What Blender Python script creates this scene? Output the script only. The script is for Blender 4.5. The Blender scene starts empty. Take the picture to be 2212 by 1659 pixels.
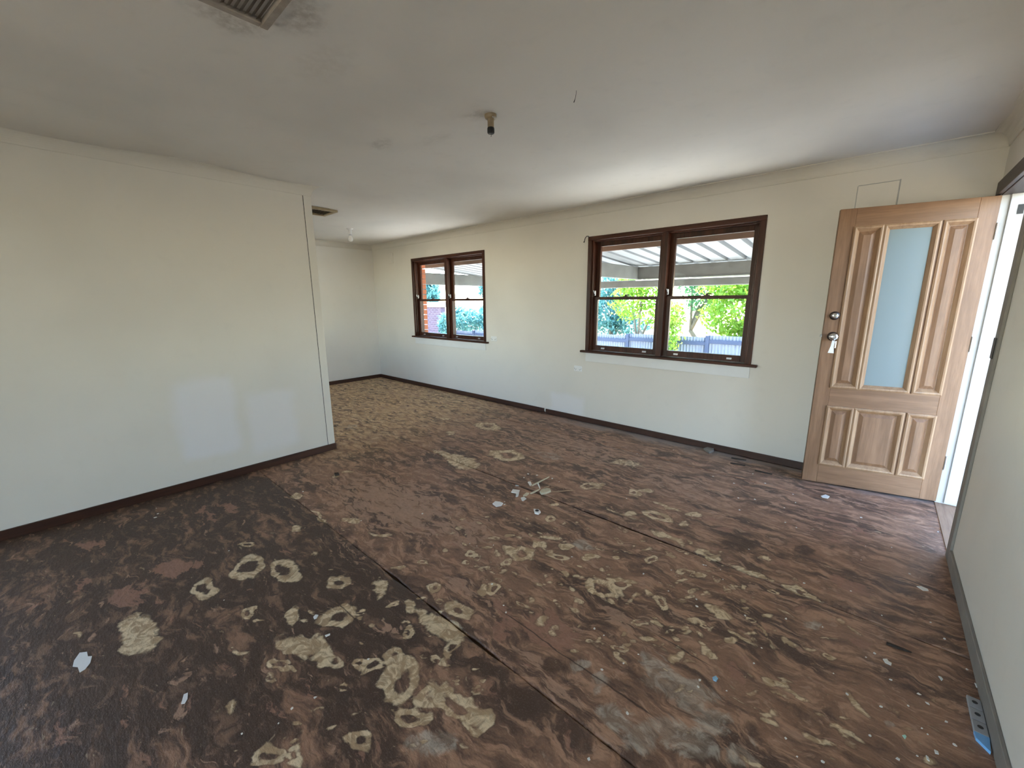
import bpy, bmesh, math, random
import numpy as np
from mathutils import Vector, Matrix

scene = bpy.context.scene
col = scene.collection
R = math.radians

# ------------------------------------------------------------------ camera
F_PX, YAW, PITCH, ROLL, CAM_H = 879.68, -0.73059, -0.2016, -0.00709, 1.4357
fw = Vector((math.sin(YAW)*math.cos(PITCH), math.cos(YAW)*math.cos(PITCH), math.sin(PITCH)))
rt = Vector((math.cos(YAW), -math.sin(YAW), 0))
up = rt.cross(fw)
rt2 = math.cos(ROLL)*rt + math.sin(ROLL)*up
up2 = -math.sin(ROLL)*rt + math.cos(ROLL)*up
cd = bpy.data.cameras.new('camera')
cd.sensor_width = 36.0
cd.lens = F_PX/2212*36
cd.clip_start = 0.02
cam = bpy.data.objects.new('camera', cd)
col.objects.link(cam)
M = Matrix((rt2, up2, -fw)).transposed().to_4x4()
M.translation = Vector((0, 0, CAM_H))
cam.matrix_world = M
scene.camera = cam

# ------------------------------------------------------------------ world, sun, exposure
world = bpy.data.worlds.new('world')
scene.world = world
world.use_nodes = True
wn = world.node_tree.nodes
bg = wn['Background']
sky = wn.new('ShaderNodeTexSky')
sky.sky_type = 'NISHITA'
sky.sun_disc = False
sky.sun_elevation = R(47)
sky.sun_rotation = R(-24)
sky.air_density = 1.0
sky.dust_density = 0.1
sky.ozone_density = 3.0
world.node_tree.links.new(sky.outputs[0], bg.inputs[0])
bg.inputs[1].default_value = 1.5
sd = bpy.data.lights.new('sun', 'SUN')
sd.energy = 38.0
sd.angle = R(0.6)
sd.color = (1.0, 0.95, 0.86)
sun = bpy.data.objects.new('sun', sd)
col.objects.link(sun)
SUN_TO = Vector((-0.28, 0.62, 0.73)).normalized()
sun.rotation_euler = SUN_TO.to_track_quat('Z', 'Y').to_euler()

def portal(loc, size, direction):
    ld = bpy.data.lights.new('portal', 'AREA')
    ld.shape = 'RECTANGLE'
    ld.size, ld.size_y = size
    ld.cycles.is_portal = True
    o = bpy.data.objects.new('portal', ld)
    col.objects.link(o)
    o.location = loc
    o.rotation_euler = Vector(direction).to_track_quat('-Z', 'Y').to_euler()

vs = scene.view_settings
vs.view_transform = 'Standard'
vs.look = 'None'
vs.gamma = 1.0
vs.use_curve_mapping = False
vs.exposure = 0.6
scene.cycles.max_bounces = 6
scene.cycles.diffuse_bounces = 4
scene.cycles.glossy_bounces = 2
scene.cycles.transmission_bounces = 4
scene.cycles.transparent_max_bounces = 8
scene.cycles.use_adaptive_sampling = True
scene.cycles.adaptive_threshold = 0.1
scene.cycles.adaptive_min_samples = 24
scene.cycles.use_light_tree = False
scene.cycles.sample_clamp_indirect = 8.0
scene.cycles.caustics_reflective = False
scene.cycles.caustics_refractive = False

# ------------------------------------------------------------------ room numbers (metres)
YW = 4.106      # inner face of the window wall
XL = -7.094     # inner face of the far end wall
XP = -3.892     # face of the partition
YP = 1.690      # end of the partition
XR = 0.4605     # inner face of the door wall
ZC = 2.432      # ceiling
CW = 0.084      # cornice size
BB = 0.063      # skirting height
YS = -3.3       # wall behind the camera
YA = -0.55      # rear wall of the far bay
GZ = -1.0       # garden level

portal((-1.66, YW+0.30, 1.49), (1.6, 1.2), (0, -1, 0))
portal((-5.02, YW+0.30, 1.49), (1.6, 1.2), (0, -1, 0))
portal((XR+0.2, 3.6, 1.02), (0.8, 2.0), (-1, 0, 0))
portal((XP-0.2, -2.0, 1.05), (1.9, 2.1), (1, 0, 0))
portal((-5.3, YA-0.1, 1.42), (1.8, 1.45), (0, 1, 0))
portal((-0.35, YS-0.1, 1.05), (1.4, 2.1), (0, 1, 0))

# ------------------------------------------------------------------ node helpers
def new_mat(name):
    m = bpy.data.materials.new(name)
    m.use_nodes = True
    nt = m.node_tree
    b = nt.nodes['Principled BSDF']
    return m, nt, b

class NT:
    def __init__(s, nt):
        s.nt = nt
        s.geo = nt.nodes.new('ShaderNodeNewGeometry')
        s.pos = s.geo.outputs['Position']
    def link(s, a, b):
        s.nt.links.new(a, b)
    def put(s, sock, v):
        if hasattr(v, 'is_output') or isinstance(v, bpy.types.NodeSocket):
            s.nt.links.new(v, sock)
        else:
            if sock.type == 'RGBA' and len(v) == 3:
                v = (*v, 1)
            sock.default_value = v
    def math(s, op, a, b=0.0, c=None, clamp=False):
        n = s.nt.nodes.new('ShaderNodeMath')
        n.operation = op
        n.use_clamp = clamp
        s.put(n.inputs[0], a)
        s.put(n.inputs[1], b)
        if c is not None:
            s.put(n.inputs[2], c)
        return n.outputs[0]
    def vmul(s, v, k):
        n = s.nt.nodes.new('ShaderNodeVectorMath')
        n.operation = 'MULTIPLY'
        s.put(n.inputs[0], v)
        n.inputs[1].default_value = k
        return n.outputs[0]
    def vadd(s, a, b):
        n = s.nt.nodes.new('ShaderNodeVectorMath')
        n.operation = 'ADD'
        s.put(n.inputs[0], a)
        s.put(n.inputs[1], b)
        return n.outputs[0]
    def noise(s, scale, detail=4, rough=0.55, vec=None, dist=0.0, out=0):
        n = s.nt.nodes.new('ShaderNodeTexNoise')
        n.inputs['Scale'].default_value = scale
        n.inputs['Detail'].default_value = detail
        n.inputs['Roughness'].default_value = rough
        n.inputs['Distortion'].default_value = dist
        s.put(n.inputs['Vector'], vec if vec is not None else s.pos)
        return n.outputs[out]
    def ramp(s, v, a, b, smooth=True):
        n = s.nt.nodes.new('ShaderNodeMapRange')
        n.interpolation_type = 'SMOOTHSTEP' if smooth else 'LINEAR'
        s.put(n.inputs[0], v)
        n.inputs[1].default_value = a
        n.inputs[2].default_value = b
        return n.outputs[0]
    def mix(s, f, a, b):
        n = s.nt.nodes.new('ShaderNodeMix')
        n.data_type = 'RGBA'
        s.put(n.inputs[0], f)
        s.put(n.inputs[6], a)
        s.put(n.inputs[7], b)
        return n.outputs[2]
    def attr(s, name):
        n = s.nt.nodes.new('ShaderNodeAttribute')
        n.attribute_name = name
        return n.outputs['Fac']
    def sep(s, v=None):
        n = s.nt.nodes.new('ShaderNodeSeparateXYZ')
        s.put(n.inputs[0], v if v is not None else s.pos)
        return n.outputs
    def bump(s, h, strength, dist, bsdf):
        n = s.nt.nodes.new('ShaderNodeBump')
        n.inputs['Strength'].default_value = strength
        n.inputs['Distance'].default_value = dist
        s.put(n.inputs['Height'], h)
        s.nt.links.new(n.outputs[0], bsdf.inputs['Normal'])

def plain(name, c, rough=0.5, metal=0.0, spec=0.5, vary=0.12, scale=25.0, bump=0.0):
    m, nt, b = new_mat(name)
    g = NT(nt)
    n = g.noise(scale, 4)
    dark = tuple(x*(1-vary) for x in c)
    lite = tuple(min(1, x*(1+vary)) for x in c)
    g.put(b.inputs['Base Color'], g.mix(n, dark, lite))
    b.inputs['Roughness'].default_value = rough
    b.inputs['Metallic'].default_value = metal
    b.inputs['Specular IOR Level'].default_value = spec
    if bump:
        g.bump(n, 0.5, bump, b)
    return m

def wood(name, c0, c1, rough=0.4, axis=2, scale=18.0, spec=0.5, bump=0.0006, local=False, stretch=0.06):
    m, nt, b = new_mat(name)
    g = NT(nt)
    if local:
        tc = nt.nodes.new('ShaderNodeTexCoord')
        v0 = tc.outputs['Object']
    else:
        v0 = g.pos
    k = [1.0, 1.0, 1.0]
    k[axis] = stretch
    v = g.vmul(v0, tuple(k))
    n1 = g.noise(scale, 6, 0.62, v, 0.6)
    n2 = g.noise(scale*6, 4, 0.6, v)
    n3 = g.noise(1.7, 3, 0.5, v0)
    f = g.math('ADD', g.math('MULTIPLY', n1, 0.65), g.math('MULTIPLY', n2, 0.35))
    f = g.ramp(f, 0.32, 0.68)
    cc = g.mix(f, c0, c1)
    cc = g.mix(g.math('MULTIPLY', g.ramp(n3, 0.35, 0.75), 0.35), cc, tuple(x*0.72 for x in c0))
    g.put(b.inputs['Base Color'], cc)
    b.inputs['Roughness'].default_value = rough
    b.inputs['Specular IOR Level'].default_value = spec
    g.bump(f, 0.5, bump, b)
    return m

def paint(name, c, patches=(), axis=None, rough=0.55, dirt=0.06, spots=()):
    """wall paint: roller texture, faint grubbiness, soft-edged paler patches"""
    m, nt, b = new_mat(name)
    g = NT(nt)
    n = g.noise(1.3, 2, 0.55)
    n2 = g.noise(9, 2, 0.6)
    cc = g.mix(g.math('MULTIPLY', g.ramp(n, 0.4, 0.75), 1.0), c, tuple(x*(1-dirt) for x in c))
    cc = g.mix(g.math('MULTIPLY', g.ramp(n2, 0.55, 0.8), 0.35), cc, tuple(x*(1-dirt*1.3) for x in c))
    if patches:
        xyz = g.sep(g.vadd(g.pos, g.vmul(g.noise(3.0, 3, 0.5, out=1), (0.12, 0.12, 0.12))))
        for (u0, u1, z0, z1, pc, amt, soft) in patches:
            off = 0.06
            du = g.math('SUBTRACT', (u1-u0)/2, g.math('ABSOLUTE', g.math('SUBTRACT', xyz[axis], (u0+u1)/2+off)))
            dz = g.math('SUBTRACT', (z1-z0)/2, g.math('ABSOLUTE', g.math('SUBTRACT', xyz[2], (z0+z1)/2+off)))
            mk = g.math('MULTIPLY', g.ramp(du, -soft, soft), g.ramp(dz, -soft, soft))
            cc = g.mix(g.math('MULTIPLY', mk, amt), cc, pc)
    if spots:
        sx, sy, _ = g.sep(g.vadd(g.pos, g.vmul(g.noise(7.0, 4, 0.6, out=1), (0.16, 0.16, 0.0))))
        for (x_, y_, rx_, ry_, pc, amt) in spots:
            a_ = g.math('DIVIDE', g.math('SUBTRACT', sx, x_+0.08), rx_)
            b_ = g.math('DIVIDE', g.math('SUBTRACT', sy, y_+0.08), ry_)
            d_ = g.math('SQRT', g.math('ADD', g.math('MULTIPLY', a_, a_), g.math('MULTIPLY', b_, b_)))
            cc = g.mix(g.math('MULTIPLY', g.math('MULTIPLY', g.ramp(d_, 1.1, 0.2), g.ramp(g.noise(24, 5, 0.65), 0.3, 0.65)), amt), cc, pc)
    g.put(b.inputs['Base Color'], cc)
    b.inputs['Roughness'].default_value = rough
    b.inputs['Specular IOR Level'].default_value = 0.35
    g.bump(g.noise(2.2, 2), 0.25, 0.004, b)
    return m

WALLC = (0.765, 0.73, 0.665)
PATCH = (0.80, 0.785, 0.80)
M_wall_n = paint('paint_window_wall', WALLC, [(-3.02, -2.52, 0.05, 0.30, PATCH, 0.6, 0.045)], 0)
M_wall_p = paint('paint_partition', WALLC, [(0.52, 0.90, 0.22, 0.86, PATCH, 0.8, 0.05), (0.99, 1.36, 0.14, 0.68, PATCH, 0.6, 0.06)], 1)
M_wall = paint('paint_wall', WALLC)
M_ceil = paint('paint_ceiling', (0.76, 0.725, 0.675), dirt=0.09, rough=0.8, spots=[(-1.66, 0.76, 0.17, 0.10, (0.16, 0.10, 0.05), 0.4), (-1.85, 0.60, 0.09, 0.16, (0.16, 0.10, 0.05), 0.4), (-1.9, 0.95, 0.25, 0.12, (0.35, 0.29, 0.20), 0.15), (-2.50, 1.56, 0.16, 0.07, (0.25, 0.21, 0.18), 0.28), (-1.76, 1.71, 0.12, 0.06, (0.28, 0.22, 0.16), 0.3), (-2.2, 1.75, 0.2, 0.08, (0.4, 0.35, 0.3), 0.2)])  # smears are grime; the spot by the lamp holder is its painted shadow
M_corn = paint('paint_cornice', (0.74, 0.705, 0.635), dirt=0.1)
M_white = plain('white_gloss_paint', (0.78, 0.78, 0.77), 0.35, vary=0.05, scale=8)
M_skirt = wood('dark_stained_skirting', (0.035, 0.013, 0.008), (0.075, 0.028, 0.015), 0.4, axis=0)
M_skirt_y = wood('dark_stained_skirting_y', (0.035, 0.013, 0.008), (0.075, 0.028, 0.015), 0.4, axis=1)
M_win = wood('varnished_window_timber', (0.028, 0.009, 0.005), (0.090, 0.027, 0.013), 0.36, axis=2, scale=14, spec=0.3)
M_winx = wood('varnished_window_timber_x', (0.028, 0.009, 0.005), (0.090, 0.027, 0.013), 0.36, axis=0, scale=14, spec=0.3)
M_dirty = plain('dusty_grey_paint', (0.25, 0.225, 0.20), 0.7, vary=0.3, scale=9)
M_darkhead = wood('dark_door_head', (0.025, 0.014, 0.011), (0.055, 0.034, 0.028), 0.5, axis=1)
M_doorv = wood('door_timber', (0.165, 0.083, 0.041), (0.27, 0.148, 0.082), 0.5, axis=2, scale=22, local=True)
M_doorh = wood('door_timber_rail', (0.165, 0.083, 0.041), (0.27, 0.148, 0.082), 0.5, axis=0, scale=22, local=True)
M_doorl = wood('door_timber_worn', (0.25, 0.14, 0.075), (0.42, 0.27, 0.16), 0.5, axis=2, scale=26, local=True)
M_chrome = plain('chrome', (0.72, 0.72, 0.74), 0.16, 1.0, vary=0.05)
M_bronze = plain('aged_bronze', (0.06, 0.045, 0.04), 0.35, 0.7)
M_black = plain('black_iron', (0.012, 0.011, 0.011), 0.5)
M_steel = plain('hinge_steel', (0.55, 0.56, 0.60), 0.35, 0.8)
M_line = plain('grubby_paint_line', (0.42, 0.42, 0.41), 0.7, vary=0.25)
M_plastic = plain('white_plastic', (0.86, 0.86, 0.85), 0.35, vary=0.04)
M_slot = plain('dark_slot', (0.03, 0.03, 0.03), 0.6)
M_amber = plain('yellowed_bakelite', (0.33, 0.25, 0.16), 0.3, vary=0.35, scale=40)
M_paper = plain('white_paper', (0.82, 0.82, 0.80), 0.7, vary=0.05)
M_flake = plain('paint_flake_white', (0.80, 0.78, 0.72), 0.6, vary=0.08)
M_cream = plain('cream_splinter', (0.62, 0.54, 0.38), 0.65, vary=0.2, scale=60)
M_tan = plain('tan_splinter', (0.45, 0.30, 0.18), 0.7, vary=0.25, scale=60)
M_darkbit = plain('dark_bark', (0.03, 0.02, 0.015), 0.7, vary=0.3)
M_grille = plain('vent_cream', (0.42, 0.34, 0.22), 0.6, vary=0.25, scale=30)
M_grille_dirty = plain('vent_dirty', (0.36, 0.31, 0.26), 0.7, vary=0.45, scale=22)
M_grime = plain('vent_grime', (0.05, 0.035, 0.022), 0.8, vary=0.4)
M_blue = plain('pale_blue_plastic', (0.20, 0.46, 0.80), 0.35, vary=0.06)
M_greyp = plain('grey_plastic', (0.36, 0.36, 0.36), 0.5, vary=0.15)
M_thresh = wood('threshold_timber', (0.26, 0.15, 0.09), (0.42, 0.27, 0.17), 0.6, axis=1)
M_sub = plain('dark_subfloor', (0.07, 0.038, 0.02), 0.9, vary=0.4, scale=14)
M_conc = plain('patio_concrete', (0.52, 0.51, 0.48), 0.9, vary=0.12, scale=2.0)
M_brick = plain('orange_brick', (0.42, 0.145, 0.075), 0.85, vary=0.25, scale=12, bump=0.002)
M_mortar = plain('mortar', (0.34, 0.21, 0.14), 0.95, vary=0.1)
M_eave = plain('eave_cream', (0.72, 0.60, 0.44), 0.7, vary=0.05)
M_fascia = plain('faded_fascia', (0.17, 0.13, 0.12), 0.8, vary=0.2, scale=6)
M_zinc = plain('zinc_sheet', (0.19, 0.205, 0.22), 0.6, 0.0, vary=0.1, scale=3)
M_beam = plain('weathered_beam', (0.13, 0.135, 0.13), 0.85, vary=0.35, scale=5)
M_fence = plain('fence_steel', (0.24, 0.26, 0.30), 0.6, 0.0, vary=0.08)
M_rail = plain('fence_rail', (0.055, 0.07, 0.115), 0.7, vary=0.1)
M_bark = plain('tree_bark', (0.22, 0.18, 0.13), 0.9, vary=0.35, scale=9, bump=0.01)

def glass_mat(name, tint, rough=0.0, mixd=0.0, mixg=0.05):
    m = bpy.data.materials.new(name)
    m.use_nodes = True
    nt = m.node_tree
    nt.nodes.clear()
    out = nt.nodes.new('ShaderNodeOutputMaterial')
    tr = nt.nodes.new('ShaderNodeBsdfTransparent')
    tr.inputs[0].default_value = (*tint, 1)
    gl = nt.nodes.new('ShaderNodeBsdfGlossy')
    gl.inputs['Roughness'].default_value = 0.02
    lw_ = nt.nodes.new('ShaderNodeLayerWeight')
    lw_.inputs[0].default_value = 0.5
    pw_ = nt.nodes.new('ShaderNodeMath'); pw_.operation = 'POWER'
    nt.links.new(lw_.outputs['Facing'], pw_.inputs[0]); pw_.inputs[1].default_value = 5.0
    fr = nt.nodes.new('ShaderNodeMath'); fr.operation = 'MULTIPLY_ADD'
    nt.links.new(pw_.outputs[0], fr.inputs[0]); fr.inputs[1].default_value = 0.6; fr.inputs[2].default_value = 0.002
    mx = nt.nodes.new('ShaderNodeMixShader')
    nt.links.new(fr.outputs[0], mx.inputs[0])
    nt.links.new(tr.outputs[0], mx.inputs[1])
    nt.links.new(gl.outputs[0], mx.inputs[2])
    nt.links.new(mx.outputs[0], out.inputs[0])
    return m
M_glass = glass_mat('window_glass', (0.95, 0.97, 0.96))

def frosted_mat():
    m, nt, b = new_mat('frosted_glass')
    g = NT(nt)
    out = [n for n in nt.nodes if n.type == 'OUTPUT_MATERIAL'][0]
    b.inputs['Base Color'].default_value = (0.34, 0.41, 0.43, 1)
    b.inputs['Roughness'].default_value = 0.32
    g.bump(g.noise(420, 2), 0.3, 0.0006, b)
    tl = nt.nodes.new('ShaderNodeBsdfTranslucent')
    tl.inputs[0].default_value = (0.50, 0.60, 0.62, 1)
    mx = nt.nodes.new('ShaderNodeMixShader')
    mx.inputs[0].default_value = 0.45
    nt.links.new(b.outputs[0], mx.inputs[1])
    nt.links.new(tl.outputs[0], mx.inputs[2])
    nt.links.new(mx.outputs[0], out.inputs[0])
    return m
M_frost = frosted_mat()

def bulb_mat():
    m, nt, b = new_mat('pearl_bulb')
    b.inputs['Base Color'].default_value = (0.85, 0.82, 0.78, 1)
    b.inputs['Roughness'].default_value = 0.15
    return m
M_bulb = bulb_mat()

def leaf_mat(name, c0, c1, trans):
    m, nt, b = new_mat(name)
    g = NT(nt)
    out = [n for n in nt.nodes if n.type == 'OUTPUT_MATERIAL'][0]
    n = g.noise(2.5, 3)
    n2 = g.noise(14, 2)
    cc = g.mix(g.ramp(g.math('ADD', g.math('MULTIPLY', n, 0.6), g.math('MULTIPLY', n2, 0.4)), 0.35, 0.65), c0, c1)
    g.put(b.inputs['Base Color'], cc)
    b.inputs['Roughness'].default_value = 0.45
    tl = nt.nodes.new('ShaderNodeBsdfTranslucent')
    g.put(tl.inputs[0], cc)
    mx = nt.nodes.new('ShaderNodeMixShader')
    mx.inputs[0].default_value = trans
    nt.links.new(b.outputs[0], mx.inputs[1])
    nt.links.new(tl.outputs[0], mx.inputs[2])
    nt.links.new(mx.outputs[0], out.inputs[0])
    return m
M_leaf_a = leaf_mat('leaf_bright', (0.16, 0.34, 0.035), (0.36, 0.50, 0.07), 0.45)
M_leaf_b = leaf_mat('leaf_dark', (0.06, 0.20, 0.08), (0.16, 0.36, 0.14), 0.35)
M_leaf_c = leaf_mat('leaf_bluegreen', (0.07, 0.22, 0.22), (0.20, 0.42, 0.38), 0.35)

def floor_mat():
    m, nt, b = new_mat('worn_hardboard_floor')
    g = NT(nt)
    fC, fD, fR, fG, fP = (g.attr(k) for k in ('f_cream', 'f_dark', 'f_red', 'f_grey', 'f_pink'))
    warp = g.vmul(g.vadd(g.noise(5.0, 3, 0.5, out=1), (-0.5, -0.5, -0.5)), (0.18, 0.18, 0.0))
    pw = g.vadd(g.pos, warp)
    st = g.vmul(pw, (1.0, 2.8, 1.0))
    big = g.noise(1.6, 5, 0.6, st, 0.25)
    med = g.noise(7.0, 7, 0.66, st, 0.3)
    fin = g.noise(38.0, 5, 0.65, g.vmul(g.pos, (1.0, 1.8, 1.0)))
    vfin = g.noise(160.0, 3, 0.6)
    DARK, MID, LIGHT = (0.115, 0.064, 0.043), (0.335, 0.182, 0.112), (0.54, 0.312, 0.194)
    x, y, z = g.sep()
    f = g.math('ADD', g.math('MULTIPLY', big, 0.55), g.math('MULTIPLY', med, 0.45))
    # the first board runs darker toward the partition
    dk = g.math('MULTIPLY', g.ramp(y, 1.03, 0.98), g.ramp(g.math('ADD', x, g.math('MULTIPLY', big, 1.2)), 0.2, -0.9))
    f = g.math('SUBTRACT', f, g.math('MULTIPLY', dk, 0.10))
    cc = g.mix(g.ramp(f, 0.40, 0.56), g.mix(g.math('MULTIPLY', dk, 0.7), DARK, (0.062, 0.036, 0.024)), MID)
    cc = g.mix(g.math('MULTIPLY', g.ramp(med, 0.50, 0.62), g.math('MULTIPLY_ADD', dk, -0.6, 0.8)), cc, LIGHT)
    # torn-off top layer, paler pinkish brown underneath
    brk = g.noise(9.0, 6, 0.64, g.vmul(pw, (1.0, 3.2, 1.0)), 0.35)
    cc = g.mix(g.math('MULTIPLY', g.ramp(g.math('SUBTRACT', g.math('MULTIPLY_ADD', fP, 0.20, brk), g.math('MULTIPLY', dk, 0.06)), 0.56, 0.63), 0.8), cc, (0.49, 0.298, 0.200))
    cc = g.mix(g.math('MULTIPLY', g.ramp(g.math('MULTIPLY_ADD', fR, 0.26, g.noise(6.0, 7, 0.66, g.vmul(pw, (1.0, 2.4, 1.0)), 0.3)), 0.62, 0.68), 0.8), cc, (0.38, 0.195, 0.13))
    cc = g.mix(g.math('MULTIPLY', g.ramp(g.math('MULTIPLY_ADD', fD, 0.34, g.noise(8.0, 6, 0.64, pw, 1.0)), 0.58, 0.80), 0.85), cc, (0.085, 0.045, 0.028))
    # far bay: window glare painted in as a paler, yellower tone
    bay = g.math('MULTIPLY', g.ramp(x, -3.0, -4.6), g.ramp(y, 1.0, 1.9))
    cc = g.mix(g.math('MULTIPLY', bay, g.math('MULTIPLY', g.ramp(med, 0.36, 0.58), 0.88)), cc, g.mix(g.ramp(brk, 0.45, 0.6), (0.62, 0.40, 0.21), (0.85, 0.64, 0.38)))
    gm = g.ramp(g.math('ADD', fG, g.math('MULTIPLY', g.math('SUBTRACT', g.noise(9, 7, 0.68, g.vmul(pw, (1.0, 1.8, 1.0)), 1.2), 0.5), 2.6)), 0.42, 0.95)
    cc = g.mix(g.math('MULTIPLY', gm, 0.6), cc, g.mix(g.ramp(g.noise(14, 6, 0.7, pw, 1.0), 0.40, 0.62), (0.30, 0.23, 0.17), (0.68, 0.60, 0.49)))
    # cream adhesive residue with wobbly edge and darker veins
    nz = g.noise(26, 5, 0.6, pw, 0.5)
    cf = g.math('ADD', fC, g.math('MULTIPLY', g.math('SUBTRACT', nz, 0.5), 1.1))
    cm = g.ramp(cf, 0.24, 0.62)
    rim = g.math('MULTIPLY', g.ramp(cf, 0.05, 0.32), g.math('SUBTRACT', 1.0, cm))
    cc = g.mix(g.math('MULTIPLY', rim, 0.35), cc, (0.075, 0.040, 0.024))
    vein = g.ramp(g.noise(17, 4, 0.6, pw, 1.5), 0.42, 0.58)
    cream = g.mix(vein, (0.50, 0.345, 0.195), (0.84, 0.67, 0.43))
    cc = g.mix(g.math('MULTIPLY', cm, 0.92), cc, cream)
    # stray small residue
    sp = g.ramp(g.math('ADD', g.noise(23, 3, 0.5, st), g.math('MULTIPLY', g.math('SUBTRACT', big, 0.5), 0.25)), 0.685, 0.72)
    cc = g.mix(g.math('MULTIPLY', sp, 0.55), cc, (0.45, 0.34, 0.21))
    cc = g.mix(g.math('MULTIPLY', g.ramp(fin, 0.35, 0.7), 0.35), cc, g.mix(0.5, cc, (0.05, 0.03, 0.02)))
    cc = g.mix(g.math('MULTIPLY', g.ramp(vfin, 0.5, 0.75), 0.18), cc, (0.45, 0.36, 0.28))
    # hairline splits along the boards
    for (yc, xa, xb) in ((1.20, -1.20, -0.36), (1.555, -0.62, -0.28), (1.765, -3.55, -2.85), (0.72, -1.9, -1.5)):
        dy = g.math('ABSOLUTE', g.math('ADD', g.math('SUBTRACT', y, yc), g.math('MULTIPLY', g.math('SUBTRACT', big, 0.5), 0.08)))
        xm_ = g.math('MULTIPLY', g.ramp(x, xa, xa+0.1), g.ramp(x, xb, xb-0.1))
        cc = g.mix(g.math('MULTIPLY', g.math('MULTIPLY', g.ramp(dy, 0.0045, 0.0012), xm_), 0.8), cc, (0.05, 0.028, 0.018))
    # pale dust along the window wall
    dust = g.math('MULTIPLY', g.ramp(g.math('ADD', y, g.math('MULTIPLY', g.math('SUBTRACT', big, 0.5), 0.6)), 3.85, 4.06), g.ramp(x, -3.2, -2.2))
    cc = g.mix(g.math('MULTIPLY', dust, 0.7), cc, (0.30, 0.27, 0.25))
    g.put(b.inputs['Base Color'], cc)
    g.put(b.inputs['Roughness'], g.math('ADD', 0.40, g.math('MULTIPLY', fin, 0.3)))
    b.inputs['Specular IOR Level'].default_value = 0.45
    h = g.noise(22.0, 4, 0.65, g.vmul(g.pos, (1.0, 2.2, 1.0)))
    g.bump(h, 0.55, 0.006, b)
    return m
M_floor = floor_mat()

def brickwall_mat():
    m, nt, b = new_mat('shaded_brickwork')
    g = NT(nt)
    br = nt.nodes.new('ShaderNodeTexBrick')
    xyz = g.sep()
    cb = nt.nodes.new('ShaderNodeCombineXYZ')
    g.link(g.math('ADD', xyz[0], xyz[1]), cb.inputs[0])
    g.link(xyz[2], cb.inputs[1])
    g.link(cb.outputs[0], br.inputs['Vector'])
    br.inputs['Scale'].default_value = 1.0
    br.inputs['Brick Width'].default_value = 0.24
    br.inputs['Row Height'].default_value = 0.086
    br.inputs['Mortar Size'].default_value = 0.008
    br.inputs['Color1'].default_value = (0.17, 0.105, 0.14, 1)
    br.inputs['Color2'].default_value = (0.12, 0.075, 0.11, 1)
    br.inputs['Mortar'].default_value = (0.26, 0.22, 0.25, 1)
    g.link(br.outputs[0], b.inputs['Base Color'])
    b.inputs['Roughness'].default_value = 0.9
    return m
M_brickwall = brickwall_mat()

# ------------------------------------------------------------------ mesh helpers
def tag(o, label=None, cat=None, group=None, kind=None):
    if label: o['label'] = label
    if cat: o['category'] = cat
    if group: o['group'] = group
    if kind: o['kind'] = kind
    return o

def empty(name, loc=(0, 0, 0), rz=0.0, kind=None):
    o = bpy.data.objects.new(name, None)
    o.empty_display_size = 0.1
    col.objects.link(o)
    o.location = loc
    o.rotation_euler = (0, 0, rz)
    if kind: o['kind'] = kind
    return o

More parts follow.
